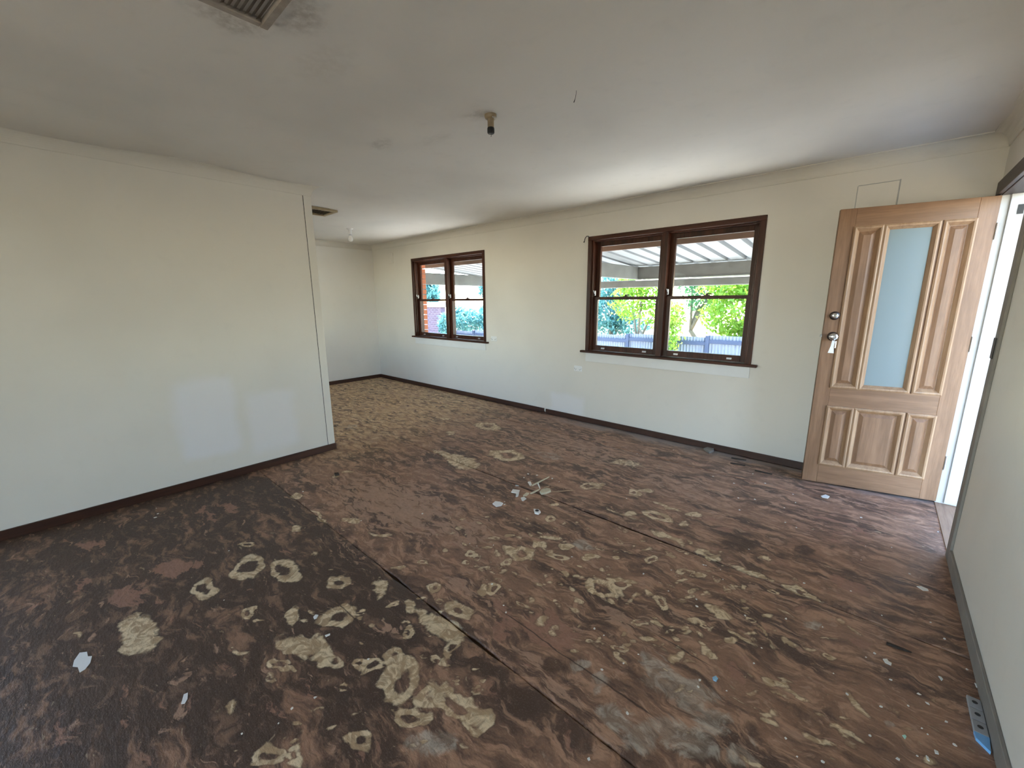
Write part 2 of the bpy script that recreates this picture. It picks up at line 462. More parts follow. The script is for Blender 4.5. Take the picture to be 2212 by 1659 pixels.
class MB:
    def __init__(s):
        s.bm = bmesh.new()
    def box(s, a, b, bevel=0.0, mat=None):
        x0, y0, z0 = a
        x1, y1, z1 = b
        x0, x1 = min(x0, x1), max(x0, x1)
        y0, y1 = min(y0, y1), max(y0, y1)
        z0, z1 = min(z0, z1), max(z0, z1)
        vs_ = [s.bm.verts.new(p) for p in ((x0, y0, z0), (x1, y0, z0), (x1, y1, z0), (x0, y1, z0), (x0, y0, z1), (x1, y0, z1), (x1, y1, z1), (x0, y1, z1))]
        fs = [s.bm.faces.new([vs_[i] for i in q]) for q in ((0, 3, 2, 1), (4, 5, 6, 7), (0, 1, 5, 4), (1, 2, 6, 5), (2, 3, 7, 6), (3, 0, 4, 7))]
        if bevel > 0:
            es = list({e for f in fs for e in f.edges})
            bmesh.ops.bevel(s.bm, geom=es, offset=bevel, segments=1, affect='EDGES', clamp_overlap=True)
        return s
    def tube(s, pts, r, seg=10, caps=True):
        pts = [Vector(p) for p in pts]
        rs = r if isinstance(r, (list, tuple)) else [r]*len(pts)
        rings = []
        n0 = None
        for i, p in enumerate(pts):
            t = (pts[min(i+1, len(pts)-1)] - pts[max(i-1, 0)]).normalized()
            if n0 is None:
                n0 = t.orthogonal().normalized()
            else:
                n0 = (n0 - t*n0.dot(t)).normalized()
            b_ = t.cross(n0)
            rings.append([s.bm.verts.new(p + (n0*math.cos(2*math.pi*k/seg) + b_*math.sin(2*math.pi*k/seg))*rs[i]) for k in range(seg)])
        for a, b2 in zip(rings, rings[1:]):
            for k in range(seg):
                s.bm.faces.new((a[k], a[(k+1) % seg], b2[(k+1) % seg], b2[k]))
        if caps:
            s.bm.faces.new(rings[0][::-1])
            s.bm.faces.new(rings[-1])
        return s
    def lathe(s, prof, origin=(0, 0, 0), axis=(0, 0, 1), seg=24):
        """prof: (radius, height along axis)"""
        ax = Vector(axis).normalized()
        n = ax.orthogonal().normalized()
        b_ = ax.cross(n)
        o = Vector(origin)
        rings = []
        for r, h in prof:
            if r < 1e-6:
                rings.append([s.bm.verts.new(o + ax*h)])
            else:
                rings.append([s.bm.verts.new(o + ax*h + (n*math.cos(2*math.pi*k/seg) + b_*math.sin(2*math.pi*k/seg))*r) for k in range(seg)])
        for a, b2 in zip(rings, rings[1:]):
            for k in range(seg):
                k2 = (k+1) % seg
                if len(a) == 1 and len(b2) == 1: continue
                if len(a) == 1: s.bm.faces.new((a[0], b2[k2], b2[k]))
                elif len(b2) == 1: s.bm.faces.new((a[k], a[k2], b2[0]))
                else: s.bm.faces.new((a[k], a[k2], b2[k2], b2[k]))
        return s
    def prism(s, poly, h, z0=0.0, top=None):
        """poly in xy, extruded h along z"""
        lo = [s.bm.verts.new((p[0], p[1], z0)) for p in poly]
        hi = [s.bm.verts.new((p[0], p[1], z0+h+(top(p) if top else 0))) for p in poly]
        n = len(poly)
        s.bm.faces.new(lo[::-1])
        s.bm.faces.new(hi)
        for k in range(n):
            s.bm.faces.new((lo[k], lo[(k+1) % n], hi[(k+1) % n], hi[k]))
        return s
    def frustum(s, r0, r1, y0, y1):
        """rect (x0,z0,x1,z1) at y0 to rect at y1 : a chamfered panel without back"""
        def ring(r, y):
            return [s.bm.verts.new(p) for p in ((r[0], y, r[1]), (r[2], y, r[1]), (r[2], y, r[3]), (r[0], y, r[3]))]
        a, b_ = ring(r0, y0), ring(r1, y1)
        for k in range(4):
            s.bm.faces.new((a[k], a[(k+1) % 4], b_[(k+1) % 4], b_[k]))
        return a, b_
    def face(s, pts):
        s.bm.faces.new([s.bm.verts.new(p) for p in pts])
        return s
    def build(s, name, mat, parent=None, smooth=False, fix=True):
        if fix:
            bmesh.ops.recalc_face_normals(s.bm, faces=s.bm.faces[:])
        me = bpy.data.meshes.new(name)
        s.bm.to_mesh(me)
        s.bm.free()
        if smooth:
            for p in me.polygons: p.use_smooth = True
        o = bpy.data.objects.new(name, me)
        me.materials.append(mat)
        col.objects.link(o)
        if parent is not None: o.parent = parent
        return o

def bx(name, a, b, mat, parent=None, bevel=0.0):
    return MB().box(a, b, bevel).build(name, mat, parent)

def wall_cells(u0, u1, z0, z1, holes):
    us = sorted({u0, u1, *[h[0] for h in holes], *[h[1] for h in holes]})
    zs = sorted({z0, z1, *[h[2] for h in holes], *[h[3] for h in holes]})
    for a, b in zip(us, us[1:]):
        for c, d in zip(zs, zs[1:]):
            if not any(h[0] <= a and b <= h[1] and h[2] <= c and d <= h[3] for h in holes):
                yield a, b, c, d

def wall_x(name, y0, y1, u0, u1, z0, z1, holes, mat, parent=None):
    m = MB()
    for a, b, c, d in wall_cells(u0, u1, z0, z1, holes):
        m.box((a, y0, c), (b, y1, d))
    return tag(m.build(name, mat, parent), kind='structure')

def wall_y(name, x0, x1, u0, u1, z0, z1, holes, mat, parent=None):
    m = MB()
    for a, b, c, d in wall_cells(u0, u1, z0, z1, holes):
        m.box((x0, a, c), (x1, b, d))
    return tag(m.build(name, mat, parent), kind='structure')

def ray_dir(px, py):
    return fw + rt2*((px-1106)/F_PX) - up2*((py-829.5)/F_PX)
def on_z(px, py, z=0.0):
    d = ray_dir(px, py)
    t = (z-CAM_H)/d.z
    return Vector((d.x*t, d.y*t, z))

# ------------------------------------------------------------------ floor
JOINTS = [YS, 1.005, 2.27, 3.54, YW]
C_, D_, R_, G_, P_ = 0, 1, 2, 3, 4
# (kind, centre x, centre y, radius a, radius b, angle in the picture, ring, strength): stains read off the photograph, laid on the floor
BL = [
 (C_,294,1373,36,50,-8,0,1.3),(C_,441,1272,34,22,-35,.55,1),(C_,532,1226,34,24,-20,.6,1),(C_,612,1232,34,28,20,.6,1),(C_,536,1326,19,12,-8,.3,1),
 (C_,568,1341,17,5,0,0,.9),(C_,175,1369,13,10,0,0,.8),(C_,508,1508,15,18,0,0,.6),(C_,588,1631,36,28,-15,.6,1.1),(C_,651,1636,22,28,20,.5,1),
 (C_,635,1330,20,26,0,0,1),(C_,639,1389,48,26,10,0,1),(C_,599,1437,30,14,10,.4,1),(C_,690,1401,20,36,-30,0,1),(C_,722,1334,40,20,-8,.3,1),
 (C_,710,1424,26,18,25,.4,.9),(C_,738,1258,28,14,-10,.45,1),(C_,818,1270,25,17,-12,0,.8),(C_,774,1437,20,12,0,.5,1),(C_,806,1441,20,13,0,.55,1),
 (C_,865,1472,44,50,10,.6,1.05),(C_,850,1430,24,26,0,.4,.9),(C_,889,1552,38,29,-10,.65,1.1),(C_,985,1528,66,30,32,.45,1.0),(C_,1028,1566,38,28,10,.5,1),(C_,937,1512,26,20,20,.3,1),
 (C_,957,1358,56,26,28,0,1.0),(C_,993,1318,28,18,20,.2,.95),(C_,889,1314,16,13,0,0,1),(C_,933,1274,15,13,0,.2,1),(C_,881,1365,10,18,20,.3,1),
 (C_,953,1429,22,13,20,.3,.9),(C_,981,1400,11,24,0,.3,.9),(C_,778,1612,28,32,0,.45,1),(G_,929,1620,70,42,0,0,1),
 (C_,647,1143,18,7,-18,0,1),(C_,760,1126,17,7,8,0,1.1),(C_,826,1153,34,5,8,0,1),(C_,639,1071,18,6,-10,0,1.3),(C_,691,1115,26,5,38,0,.9),(C_,540,1171,18,6,-10,.3,.8),
 (C_,854,1304,16,6,-18,.3,1),(C_,778,1326,12,9,0,.4,.9),(C_,920,1335,40,14,30,0,.7),(C_,860,1225,14,6,-10,0,.9),(C_,920,1217,14,5,0,.3,.9),
 (P_,838,1357,28,17,0,0,1),(P_,850,1090,150,60,12,0,.85),(P_,997,1266,38,20,0,0,1),(P_,1000,1150,90,35,10,0,.6),(P_,760,1200,90,30,20,0,.4),
 (R_,270,1286,56,24,-14,0,1),(R_,377,1226,60,18,-14,0,1),(R_,167,1262,30,10,0,0,.8),(R_,200,1180,70,25,-10,0,.5),(R_,460,1110,80,30,-10,0,.5),(P_,397,1457,34,12,-25,0,.9),(P_,381,1544,30,24,-20,0,.9),
 (D_,929,1429,30,24,10,0,1.2),(D_,857,1243,26,9,38,0,1.4),(D_,933,1306,30,8,38,0,1.3),(D_,1016,1365,55,12,38,0,1.5),(D_,900,1275,40,6,38,0,1),
 (C_,1127,1195,42,13,8,.45,1),(C_,1187,1163,22,6,8,0,1),(C_,1167,1181,20,7,10,0,1),(G_,1258,1179,38,15,8,0,1.1),(C_,1222,1181,20,6,8,0,1),(C_,1207,1199,28,7,8,.3,.9),
 (C_,1330,1205,13,6,5,0,1),(C_,1413,1209,18,6,-5,.5,1),(C_,1278,1205,14,8,0,0,.9),(C_,1093,1211,11,8,0,.5,1.1),(C_,1016,1199,10,7,0,.5,1.1),(C_,1040,1268,10,9,0,0,1),
 (C_,1068,1272,18,10,0,.5,1.1),(C_,1095,1161,10,5,0,0,1),(C_,1068,1163,8,4,0,.3,1),(C_,1298,1268,38,16,10,.7,1),(C_,1342,1262,26,11,10,.6,1),
 (C_,1369,1066,18,9,14,.55,1.1),(C_,1401,1060,24,6,5,0,.8),(C_,1421,1115,28,10,12,.35,1),(C_,1497,1111,26,7,5,0,.9),(C_,1440,1093,40,4,18,0,.8),(C_,1473,1127,11,5,5,0,1),
 (C_,1191,1117,13,7,0,.5,1.1),(C_,1197,1091,14,5,0,0,1),(C_,1365,1113,18,7,0,0,.8),
 (C_,1552,1330,28,12,20,0,1),(C_,1493,1238,12,6,10,0,1),(C_,1397,1286,10,8,30,0,1),(C_,1481,1274,10,7,0,.3,1),(C_,1425,1306,26,11,40,.3,.9),(C_,1505,1342,24,7,14,0,.9),
 (C_,1477,1361,16,7,10,0,.9),(C_,1520,1401,20,10,35,0,.8),(C_,1584,1381,20,7,20,0,.9),
 (G_,1437,1457,70,45,20,0,1.1),(G_,1497,1497,80,40,25,0,1.1),(G_,1338,1556,60,40,30,0,1.1),(G_,1477,1596,90,48,20,0,1.2),(G_,1536,1564,70,40,25,0,1),(G_,1397,1600,60,48,0,0,1.1),
 (G_,1258,1437,22,18,0,0,1.1),(G_,1286,1477,26,28,30,0,1),(G_,1600,1625,60,40,0,0,.7),(G_,1180,1640,50,25,0,0,.6),
 (D_,1199,1433,45,26,10,0,1.1),(D_,1040,1457,35,45,0,0,.9),(D_,1111,1512,50,42,0,0,.9),(D_,1440,1320,40,8,25,0,.6),
 (R_,1179,1357,80,36,22,0,1),(P_,1338,1338,72,18,28,0,1),(R_,1091,1357,45,32,0,0,.9),(P_,1222,1497,60,15,36,0,1),(P_,1150,1430,50,12,36,0,.6),(R_,1060,1300,60,20,15,0,.6),
 (C_,1524,1195,32,6,24,.3,1),(C_,1619,1234,52,5,23,0,1),(C_,1734,1278,46,7,21,.3,1),(C_,1440,1160,40,6,26,0,.8),(C_,1340,1110,60,5,25,0,.5),
 (R_,1850,1270,70,20,18,0,1),(R_,1850,1381,34,15,15,0,1),(R_,1591,1429,40,28,0,0,.8),(R_,1700,1230,80,16,10,0,.6),(R_,1560,1130,90,20,10,0,.5),(R_,1800,1140,120,25,5,0,.4),
 (C_,1691,1385,10,9,0,0,1),(C_,1786,1414,12,6,15,.2,1),(C_,1679,1469,26,12,15,.3,.8),(C_,1722,1493,30,6,20,0,.9),(C_,1663,1568,32,6,26,0,.8),(C_,1858,1528,40,7,38,0,.6),
 (G_,1917,1552,18,10,20,0,1.1),(C_,1786,1604,36,8,28,0,.7),(C_,1858,1600,30,7,35,0,.6),(C_,1600,1372,34,5,25,0,.8),(C_,1640,1365,30,5,48,0,.7),
 (D_,1603,1171,42,22,5,0,.9),(D_,1722,1187,36,20,5,0,.8),(C_,1659,1207,10,5,35,0,1),(G_,1746,1346,20,16,0,0,1.1),(D_,1800,1300,90,20,20,0,.4),(D_,1760,1440,90,25,20,0,.4),
 (C_,998,997,42,15,12,0,1.2),(C_,958,981,26,6,22,0,1.1),(C_,1093,983,36,11,5,.3,.9),(G_,1188,986,44,11,8,0,.8),(C_,1053,921,28,8,5,.2,.7),(C_,1278,1048,24,7,0,.2,.7),
 (P_,836,880,90,12,3,0,.9),(P_,876,850,50,9,5,0,.9),(C_,971,936,14,4,5,0,1),(C_,958,906,10,3,0,0,1),(G_,762,922,20,8,0,0,.75),(C_,727,1029,12,3,0,0,1.1),(C_,751,1021,14,3,0,0,1),
 (C_,1350,1000,60,8,8,0,.5),(P_,1250,970,160,30,8,0,.5),(P_,1500,1060,150,30,8,0,.4),
]
rng = np.random.default_rng(5)
# scatter of small residue rings in the worn field by the second joint
for k in range(230):
    px, py = rng.uniform(960, 1680), rng.uniform(1110, 1420)
    if py > 1110 + (px-960)*0.62 + 120 or py < 1090 + (px-1150)*0.22: continue
    s_ = 0.35 + (py-1050)/420
    a = rng.uniform(7, 17)*s_
    BL.append((C_, px, py, a, a*rng.uniform(.3, .6), rng.uniform(0, 26), rng.choice([0, 0, .45]), rng.uniform(.4, .85)))
for k in range(60):
    px, py = rng.uniform(500, 1050), rng.uniform(1130, 1640)
    s_ = 0.35 + (py-1050)/420
    a = rng.uniform(4, 11)*s_
    BL.append((C_, px, py, a, a*rng.uniform(.4, .9), rng.uniform(-30, 30), rng.choice([0, .45]), rng.uniform(.5, .85)))
for k in range(70):
    px, py = rng.uniform(1450, 2020), rng.uniform(1120, 1650)
    s_ = 0.35 + (py-1050)/420
    a = rng.uniform(8, 24)*s_
    BL.append((C_, px, py, a, a*rng.uniform(.12, .3), rng.uniform(8, 30), 0, rng.uniform(.35, .7)))

def vnoise(X, Y, cell, seed):
    r_ = np.random.default_rng(seed)
    T_ = r_.uniform(-1, 1, (64, 64))
    u, v = X/cell, Y/cell
    i, j = np.floor(u).astype(int), np.floor(v).astype(int)
    a, b = u-i, v-j
    a, b = a*a*(3-2*a), b*b*(3-2*b)
    f = lambda p, q: T_[p % 64, q % 64]
    return (f(i, j)*(1-a)+f(i+1, j)*a)*(1-b)+(f(i, j+1)*(1-a)+f(i+1, j+1)*a)*b

def stain_fields(X, Y):
    X0, Y0 = X, Y
    X = X0 + 0.030*vnoise(X0, Y0, .11, 1) + 0.014*vnoise(X0, Y0, .045, 2) + .006*vnoise(X0, Y0, .021, 7)
    Y = Y0 + 0.030*vnoise(X0, Y0, .11, 3) + 0.014*vnoise(X0, Y0, .045, 4) + .006*vnoise(X0, Y0, .021, 8)
    P = np.stack([X, Y, np.full_like(X, -CAM_H)], -1)
    a = P @ np.array(rt2); b = P @ np.array(up2); c = P @ np.array(fw)
    ok = c > 0.15
    c = np.where(ok, c, 1)
    U = np.where(ok, 1106 + F_PX*a/c, -9e3)
    V = np.where(ok, 829.5 - F_PX*b/c, -9e3)
    out = np.zeros((5, len(X)), np.float32)
    for (k, cx, cy, ra, rb, ang, ring, s_) in BL:
        t = math.radians(ang)
        sel = np.nonzero((abs(U-cx) < ra*1.8+rb) & (abs(V-cy) < ra*1.8+rb))[0]
        if len(sel) == 0: continue
        du, dv = U[sel]-cx, V[sel]-cy
        p = (du*math.cos(t)+dv*math.sin(t))/ra
        q = (-du*math.sin(t)+dv*math.cos(t))/rb
        r = np.sqrt(p*p+q*q)
        if ring: f = 1-np.abs(r-0.72)/(0.28+0.35*(1-ring))
        else: f = np.minimum(1, (1.15-r)/0.75)
        out[k, sel] = np.maximum(out[k, sel], np.clip(f, 0, 1)*s_)
    return out

floor = MB().box((XL-0.1, YA-0.1, -0.10), (XP-0.05, YW+0.1, -0.014)).box((XP-0.05, YS-0.1, -0.10), (XR+0.02, YW+0.1, -0.014)).build('floor', M_sub)
tag(floor, kind='structure')

def gap_half(jy, x):
    """half width of the open joint between two boards, rotted wider in places"""
    w = np.full_like(x, 0.0014)
    if abs(jy-1.005) < 0.01:
        for cx, ww, s_ in ((-1.74, .10, .010), (-1.40, .08, .007), (-1.12, .14, .008), (-0.62, .3, .002), (-2.4, .5, .001)):
            w += s_*np.exp(-((x-cx)/ww)**2)
    if abs(jy-2.27) < 0.01:
        w += 0.005*np.clip((x+2.75)/0.2, 0, 1)*np.clip((-0.55-x)/0.3, 0, 1)
        w += 0.005*np.exp(-((x+0.95)/.28)**2)
        w += 0.002
    w += 0.0012*np.sin(x*23)+0.001*np.sin(x*61+1)
    return np.maximum(w, 0.0008)

for j in range(len(JOINTS)-1):
    ya, yb = JOINTS[j], JOINTS[j+1]
    res = 0.0085 if j == 1 else 0.011 if j == 0 else 0.016 if j == 2 else 0.03
    xa_ = XP-0.1 if j == 0 else XL
    nx, ny = int((XR-xa_)/res), max(4, int((yb-ya)/res))
    xs = np.linspace(xa_, XR, nx+1)
    ts = np.linspace(0, 1, ny+1)
    XX, TT = np.meshgrid(xs, ts)
    lo = ya + (gap_half(ya, xs) if j > 0 else 0)
    hi = yb - (gap_half(yb, xs) if j < len(JOINTS)-2 else 0)
    YY = lo + TT*(hi-lo)
    ZZ = -0.0025*np.exp(-np.minimum(TT*(yb-ya), (1-TT)*(yb-ya))/0.012) if j not in (0,) else np.zeros_like(XX)
    X, Y, Z = XX.ravel(), YY.ravel(), np.broadcast_to(ZZ, XX.shape).ravel()
    # skirt down to the joist so the board has an edge
    nrow = nx+1
    ex = np.concatenate([X, X[:nrow], X[-nrow:]])
    ey = np.concatenate([Y, Y[:nrow], Y[-nrow:]])
    ez = np.concatenate([Z, np.full(nrow, -0.013), np.full(nrow, -0.013)])
    ii, jj = np.meshgrid(np.arange(nx), np.arange(ny))
    a = (jj*nrow+ii).ravel()
    quads = np.stack([a, a+1, a+1+nrow, a+nrow], -1)
    n0 = len(X)
    k = np.arange(nx)
    q2 = np.stack([n0+k, n0+k+1, k+1, k], -1)
    top0 = ny*nrow
    q3 = np.stack([top0+k, top0+k+1, n0+nrow+k+1, n0+nrow+k], -1)
    quads = np.concatenate([quads, q2, q3]).astype(np.int32)
    me = bpy.data.meshes.new('floor_sheet')
    me.vertices.add(len(ex))
    me.vertices.foreach_set('co', np.stack([ex, ey, ez], -1).astype(np.float32).ravel())
    me.loops.add(quads.size)
    me.loops.foreach_set('vertex_index', quads.ravel())
    me.polygons.add(len(quads))
    me.polygons.foreach_set('loop_start', np.arange(len(quads), dtype=np.int32)*4)
    me.polygons.foreach_set('loop_total', np.full(len(quads), 4, np.int32))
    me.update()
    fl = stain_fields(ex, ey)
    for nm, arr in zip(('f_cream', 'f_dark', 'f_red', 'f_grey', 'f_pink'), fl):
        at = me.attributes.new(nm, 'FLOAT', 'POINT')
        at.data.foreach_set('value', arr.astype(np.float32))
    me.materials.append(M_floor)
    o = bpy.data.objects.new('floor_sheet', me)
    col.objects.link(o)
    o.parent = floor

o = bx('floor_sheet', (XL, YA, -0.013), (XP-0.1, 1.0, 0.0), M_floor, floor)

# ------------------------------------------------------------------ ceiling (slightly sagging plaster sheets)
def build_ceiling():
    nx, ny = 150, 130
    xs = np.linspace(XL-0.1, XR+0.2, nx+1)
    ys = np.linspace(YS-0.1, YW+0.15, ny+1)
    XX, YY = np.meshgrid(xs, ys)
    edge = np.clip((YW-YY-0.09)/0.5, 0, 1)*np.clip((XX-XL)/0.5, 0, 1)
    ZZ = ZC - edge*(0.006*(1+np.sin(YY*5.2+0.6*np.sin(XX*1.1))) + 0.004*(1+np.sin(XX*2.7+YY*1.3)))
    m = bpy.data.meshes.new('ceiling')
    v = np.stack([XX, YY, ZZ], -1).reshape(-1, 3)
    n = nx+1
    f = [(r*n+c, r*n+c+n, r*n+c+n+1, r*n+c+1) for r in range(ny) for c in range(nx)]
    nv = len(v)
    c4 = [0, nx, ny*n+nx, ny*n]
    vv = v.tolist() + [[v[i][0], v[i][1], ZC+0.12] for i in c4]
    f += [(nv, nv+1, nv+2, nv+3)]
    rim = [list(range(0, n)), [r*n+nx for r in range(ny+1)], [ny*n+c for c in range(nx, -1, -1)], [r*n for r in range(ny, -1, -1)]]
    for e, row in enumerate(rim):
        f.append(tuple(row) + (nv+(e+1) % 4, nv+e))
    m.from_pydata(vv, [], f)
    for p in m.polygons: p.use_smooth = len(p.vertices) == 4 and p.center.z < ZC+0.05
    m.materials.append(M_ceil)
    o = bpy.data.objects.new('ceiling', m)
    col.objects.link(o)
    tag(o, kind='structure')
build_ceiling()

# ------------------------------------------------------------------ walls
W1 = (-2.522, -0.808, 0.863, 2.122)      # big window frame: x0, x1, z0, z1
W2 = (-5.885, -4.168, 0.863, 2.122)
DY0, DY1, DZ = 3.19, 4.02, 2.065         # doorway
wall_x('wall_north', YW, 4.26, XL-0.25, XR+0.25, -0.1, ZC+0.1, [W1, W2], M_wall_n)
wall_y('wall_east', XR, XR+0.13, YS-0.2, YW, -0.1, ZC+0.1, [(DY0, DY1, -0.1, DZ)], M_wall)
M_wall_w = paint('paint_end_wall', (0.87, 0.845, 0.80))  # whiter than the other walls, standing in for stronger light here
wall_y('wall_west', XL-0.2, XL, YA-0.2, YW, -0.1, ZC+0.1, [], M_wall_w)
wall_y('wall_partition', XP-0.11, XP, YS, YP, -0.02, ZC+0.02, [(-2.95, -1.05, -0.02, 2.1)], M_wall_p)  # unseen opening behind the camera, added to let in more sky light
wall_x('wall_south', YS-0.2, YS, XP-0.11, XR, -0.1, ZC+0.1, [(-1.05, 0.35, -0.1, 2.15)], M_wall)  # door-sized unseen opening, added for extra light from behind
wall_x('wall_bay_south', YA-0.2, YA, XL, XP-0.11, -0.1, ZC+0.1, [(-6.2, -4.4, 0.7, 2.15)], M_wall)  # unseen window opening added to brighten the far bay

# outer brick leaf with the window reveal laid brick by brick
outer = wall_x('wall_outer', 4.265, 4.375, XL-0.35, XR+0.25, GZ, 2.6, [(W1[0]-0.004, W1[1]+0.004, W1[2]-0.08, W1[3]), (W2[0]-0.115, W2[1]+0.004, W2[2]-0.08, W2[3])], M_mortar)
bm_full = MB().box((-0.115, 0, 0), (0, 0.112, 0.076), 0.003)
bo = bm_full.build('brick', M_brick, outer)
zb = W2[2]-0.08
kk = 0
while zb < W2[3]-0.03:
    o = bo if kk == 0 else bo.copy()
    if kk: col.objects.link(o)
    o.parent = outer
    o.location = (W2[0]-0.001+(0.002 if kk % 2 else 0), 4.266, zb+0.005)
    zb += 0.0855
    kk += 1

# ------------------------------------------------------------------ cornices, skirtings, corner trims
def cove(name, p0, p1, wall_n, m0, m1):
    """cornice along p0->p1 on a wall whose room-side normal is wall_n; m0/m1: mitre, +1 inner, -1 outer, 0 square"""
    p0, p1 = Vector((*p0, 0)), Vector((*p1, 0))
    d = (p1-p0).normalized()
    n = Vector((*wall_n, 0))
    prof = [(0, CW), (0.005, CW)]
    for k in range(11):
        t = k/10*math.pi/2
        prof.append((CW-(CW-0.006)*math.cos(t), CW-(CW-0.006)*math.sin(t)))
    prof += [(CW, 0.0), (CW, -0.01), (0, -0.01)]
    m = MB()
    rows = []
    for q, h in prof:
        a = p0 + d*(q*m0) + n*q
        b = p1 - d*(q*m1) + n*q
        rows.append((m.bm.verts.new((a.x, a.y, ZC-h)), m.bm.verts.new((b.x, b.y, ZC-h))))
    L = len(rows)
    for k in range(L):
        a, b = rows[k], rows[(k+1) % L]
        m.bm.faces.new((a[0], a[1], b[1], b[0]))
    m.bm.faces.new([r[0] for r in rows])
    m.bm.faces.new([r[1] for r in rows][::-1])
    o = m.build(name, M_corn)
    return tag(o, kind='structure')
cove('trim_1', (XL, YW), (XR, YW), (0, -1), 1, 1)
cove('trim_2', (XL, YA), (XL, YW), (1, 0), 1, 1)
cove('trim_3', (XP, YS), (XP, YP), (1, 0), 1, -1)
cove('trim_4', (XP-0.11, YP), (XP, YP), (0, 1), -1, -1)
cove('trim_5', (XR, YS), (XR, YW), (-1, 0), 1, 1)

def skirt(name, a, b, mat):
    return tag(bx(name, a, b, mat, bevel=0.002), kind='structure')
s_n = skirt('baseboard_north', (XL, YW-0.014, 0), (-3.115, YW, BB), M_skirt)
skirt('baseboard_north_right', (-3.085, YW-0.014, 0), (XR, YW, BB-0.002), M_skirt)
skirt('baseboard_west', (XL, YA, 0), (XL+0.014, YW-0.014, BB), M_skirt_y)
skirt('baseboard_partition', (XP, YS, 0), (XP+0.014, YP+0.012, BB), M_skirt_y)
skirt('baseboard_partition_end', (XP-0.11, YP, 0), (XP, YP+0.012, BB), M_skirt)
skirt('baseboard_east', (XR-0.012, YS, 0), (XR, 3.10, 0.075), M_dirty)
# cover strip on the end of the partition
tag(bx('trim_6', (XP, YP-0.062, BB), (XP+0.004, YP+0.004, ZC-CW), M_wall, bevel=0.0015), kind='structure')
tag(bx('trim_7', (XP, YP-0.066, BB), (XP+0.0012, YP-0.062, ZC-CW), M_slot), kind='structure')
tag(bx('trim_8', (XP-0.11, YP, BB), (XP, YP+0.004, ZC-CW), M_wall), kind='structure')

# ------------------------------------------------------------------ double-hung windows
def make_window(name, W):
    x0, x1, z0, z1 = W
    root = empty(name, ((x0+x1)/2, YW, z0), kind='structure')
    T = Matrix.Translation(-Vector(root.location))
    def part(nm, a, b, mat, parent=root, bevel=0.002):
        o = bx(nm, a, b, mat, None, bevel)
        o.data.transform(T)
        o.parent = parent
        return o
    yf = YW-0.012
    # architrave faces and linings
    part('architrave', (x0, yf, z0), (x0+0.042, YW+0.03, z1), M_win)
    part('architrave', (x1-0.042, yf, z0), (x1, YW+0.03, z1), M_win)
    part('head', (x0, yf-0.002, z1-0.042), (x1, YW+0.03, z1), M_winx)
    part('jamb_lining', (x0, YW+0.03, z0), (x0+0.058, 4.262, z1), M_win)
    part('jamb_lining', (x1-0.058, YW+0.03, z0), (x1, 4.262, z1), M_win)
    part('head_lining', (x0+0.058, YW+0.03, z1-0.055), (x1-0.058, 4.262, z1), M_winx)
    part('sill', (x0-0.052, YW-0.045, z0-0.022), (x1+0.052, YW+0.06, z0+0.002), M_winx, bevel=0.005)
    part('outer_sill', (x0, YW+0.06, z0-0.03), (x1, 4.40, z0-0.002), M_winx)
    part('apron', (x0+0.01, YW-0.014, z0-0.126), (x1-0.005, YW, z0-0.022), M_white)
    xm = (x0+x1)/2
    part('mullion', (xm-0.028, YW+0.006, z0), (xm+0.028, 4.262, z1-0.042), M_win)
    # beads that hold the sashes
    for a, b in ((x0+0.042, x0+0.058), (x1-0.058, x1-0.042)):
        part('stop_bead', (a, YW+0.012, z0), (b, YW+0.03, z1-0.042), M_win)
    zm = 1.455
    for a, b in ((x0+0.058, xm-0.028), (xm+0.028, x1-0.058)):
        st = 0.048
        def sash(nm, y0, y1, za, zb, top, bot):
            m = MB()
            m.box((a, y0, za), (a+st, y1, zb), 0.002)
            m.box((b-st, y0, za), (b, y1, zb), 0.002)
            m.box((a+st, y0, zb-top), (b-st, y1, zb), 0.002)
            m.box((a+st, y0, za), (b-st, y1, za+bot), 0.002)
            o = m.build(nm, M_win)
            o.data.transform(T)
            o.parent = root
            g = part('pane', (a+st-0.006, (y0+y1)/2-0.002, za+bot-0.006), (b-st+0.006, (y0+y1)/2+0.002, zb-top+0.006), M_glass, o, 0)
            return o
        up_ = sash('upper_sash', YW+0.088, YW+0.120, zm-0.016, z1-0.055, 0.048, 0.032)
        lw = sash('lower_sash', YW+0.050, YW+0.082, z0+0.004, zm+0.016, 0.032, 0.060)
        c = (a+b)/2
        # cam latch on the meeting rail
        m = MB()
        m.box((c-0.028, YW+0.052, zm+0.016), (c+0.028, YW+0.080, zm+0.022), 0.001)
        m.lathe([(0.012, 0), (0.012, 0.014), (0.0, 0.016)], (c, YW+0.066, zm+0.022), seg=12)
        m.box((c-0.004, YW+0.060, zm+0.028), (c+0.042, YW+0.070, zm+0.038), 0.001)
        o = m.build('sash_lock', M_bronze); o.data.transform(T); o.parent = lw
        # lifts on the bottom rail
        for q in (0.18, 0.82):
            xx = a+(b-a)*q
            m = MB()
            m.box((xx-0.022, YW+0.047, z0+0.026), (xx+0.022, YW+0.050, z0+0.040), 0.001)
            m.box((xx-0.020, YW+0.038, z0+0.024), (xx+0.020, YW+0.047, z0+0.028), 0.001)
            o = m.build('sash_lift', M_steel); o.data.transform(T); o.parent = lw
        # side catch with a small pale lever
        m = MB()
        m.box((a+0.010, YW+0.040, zm+0.030), (a+0.026, YW+0.050, zm+0.085), 0.002)
        m.tube([(a+0.018, YW+0.040, zm+0.040), (a+0.024, YW+0.022, zm+0.055), (a+0.014, YW+0.016, zm+0.088)], 0.005, 8)
        o = m.build('side_catch', M_steel); o.data.transform(T); o.parent = root
    return root
make_window('window_1', W1)
make_window('window_2', W2)

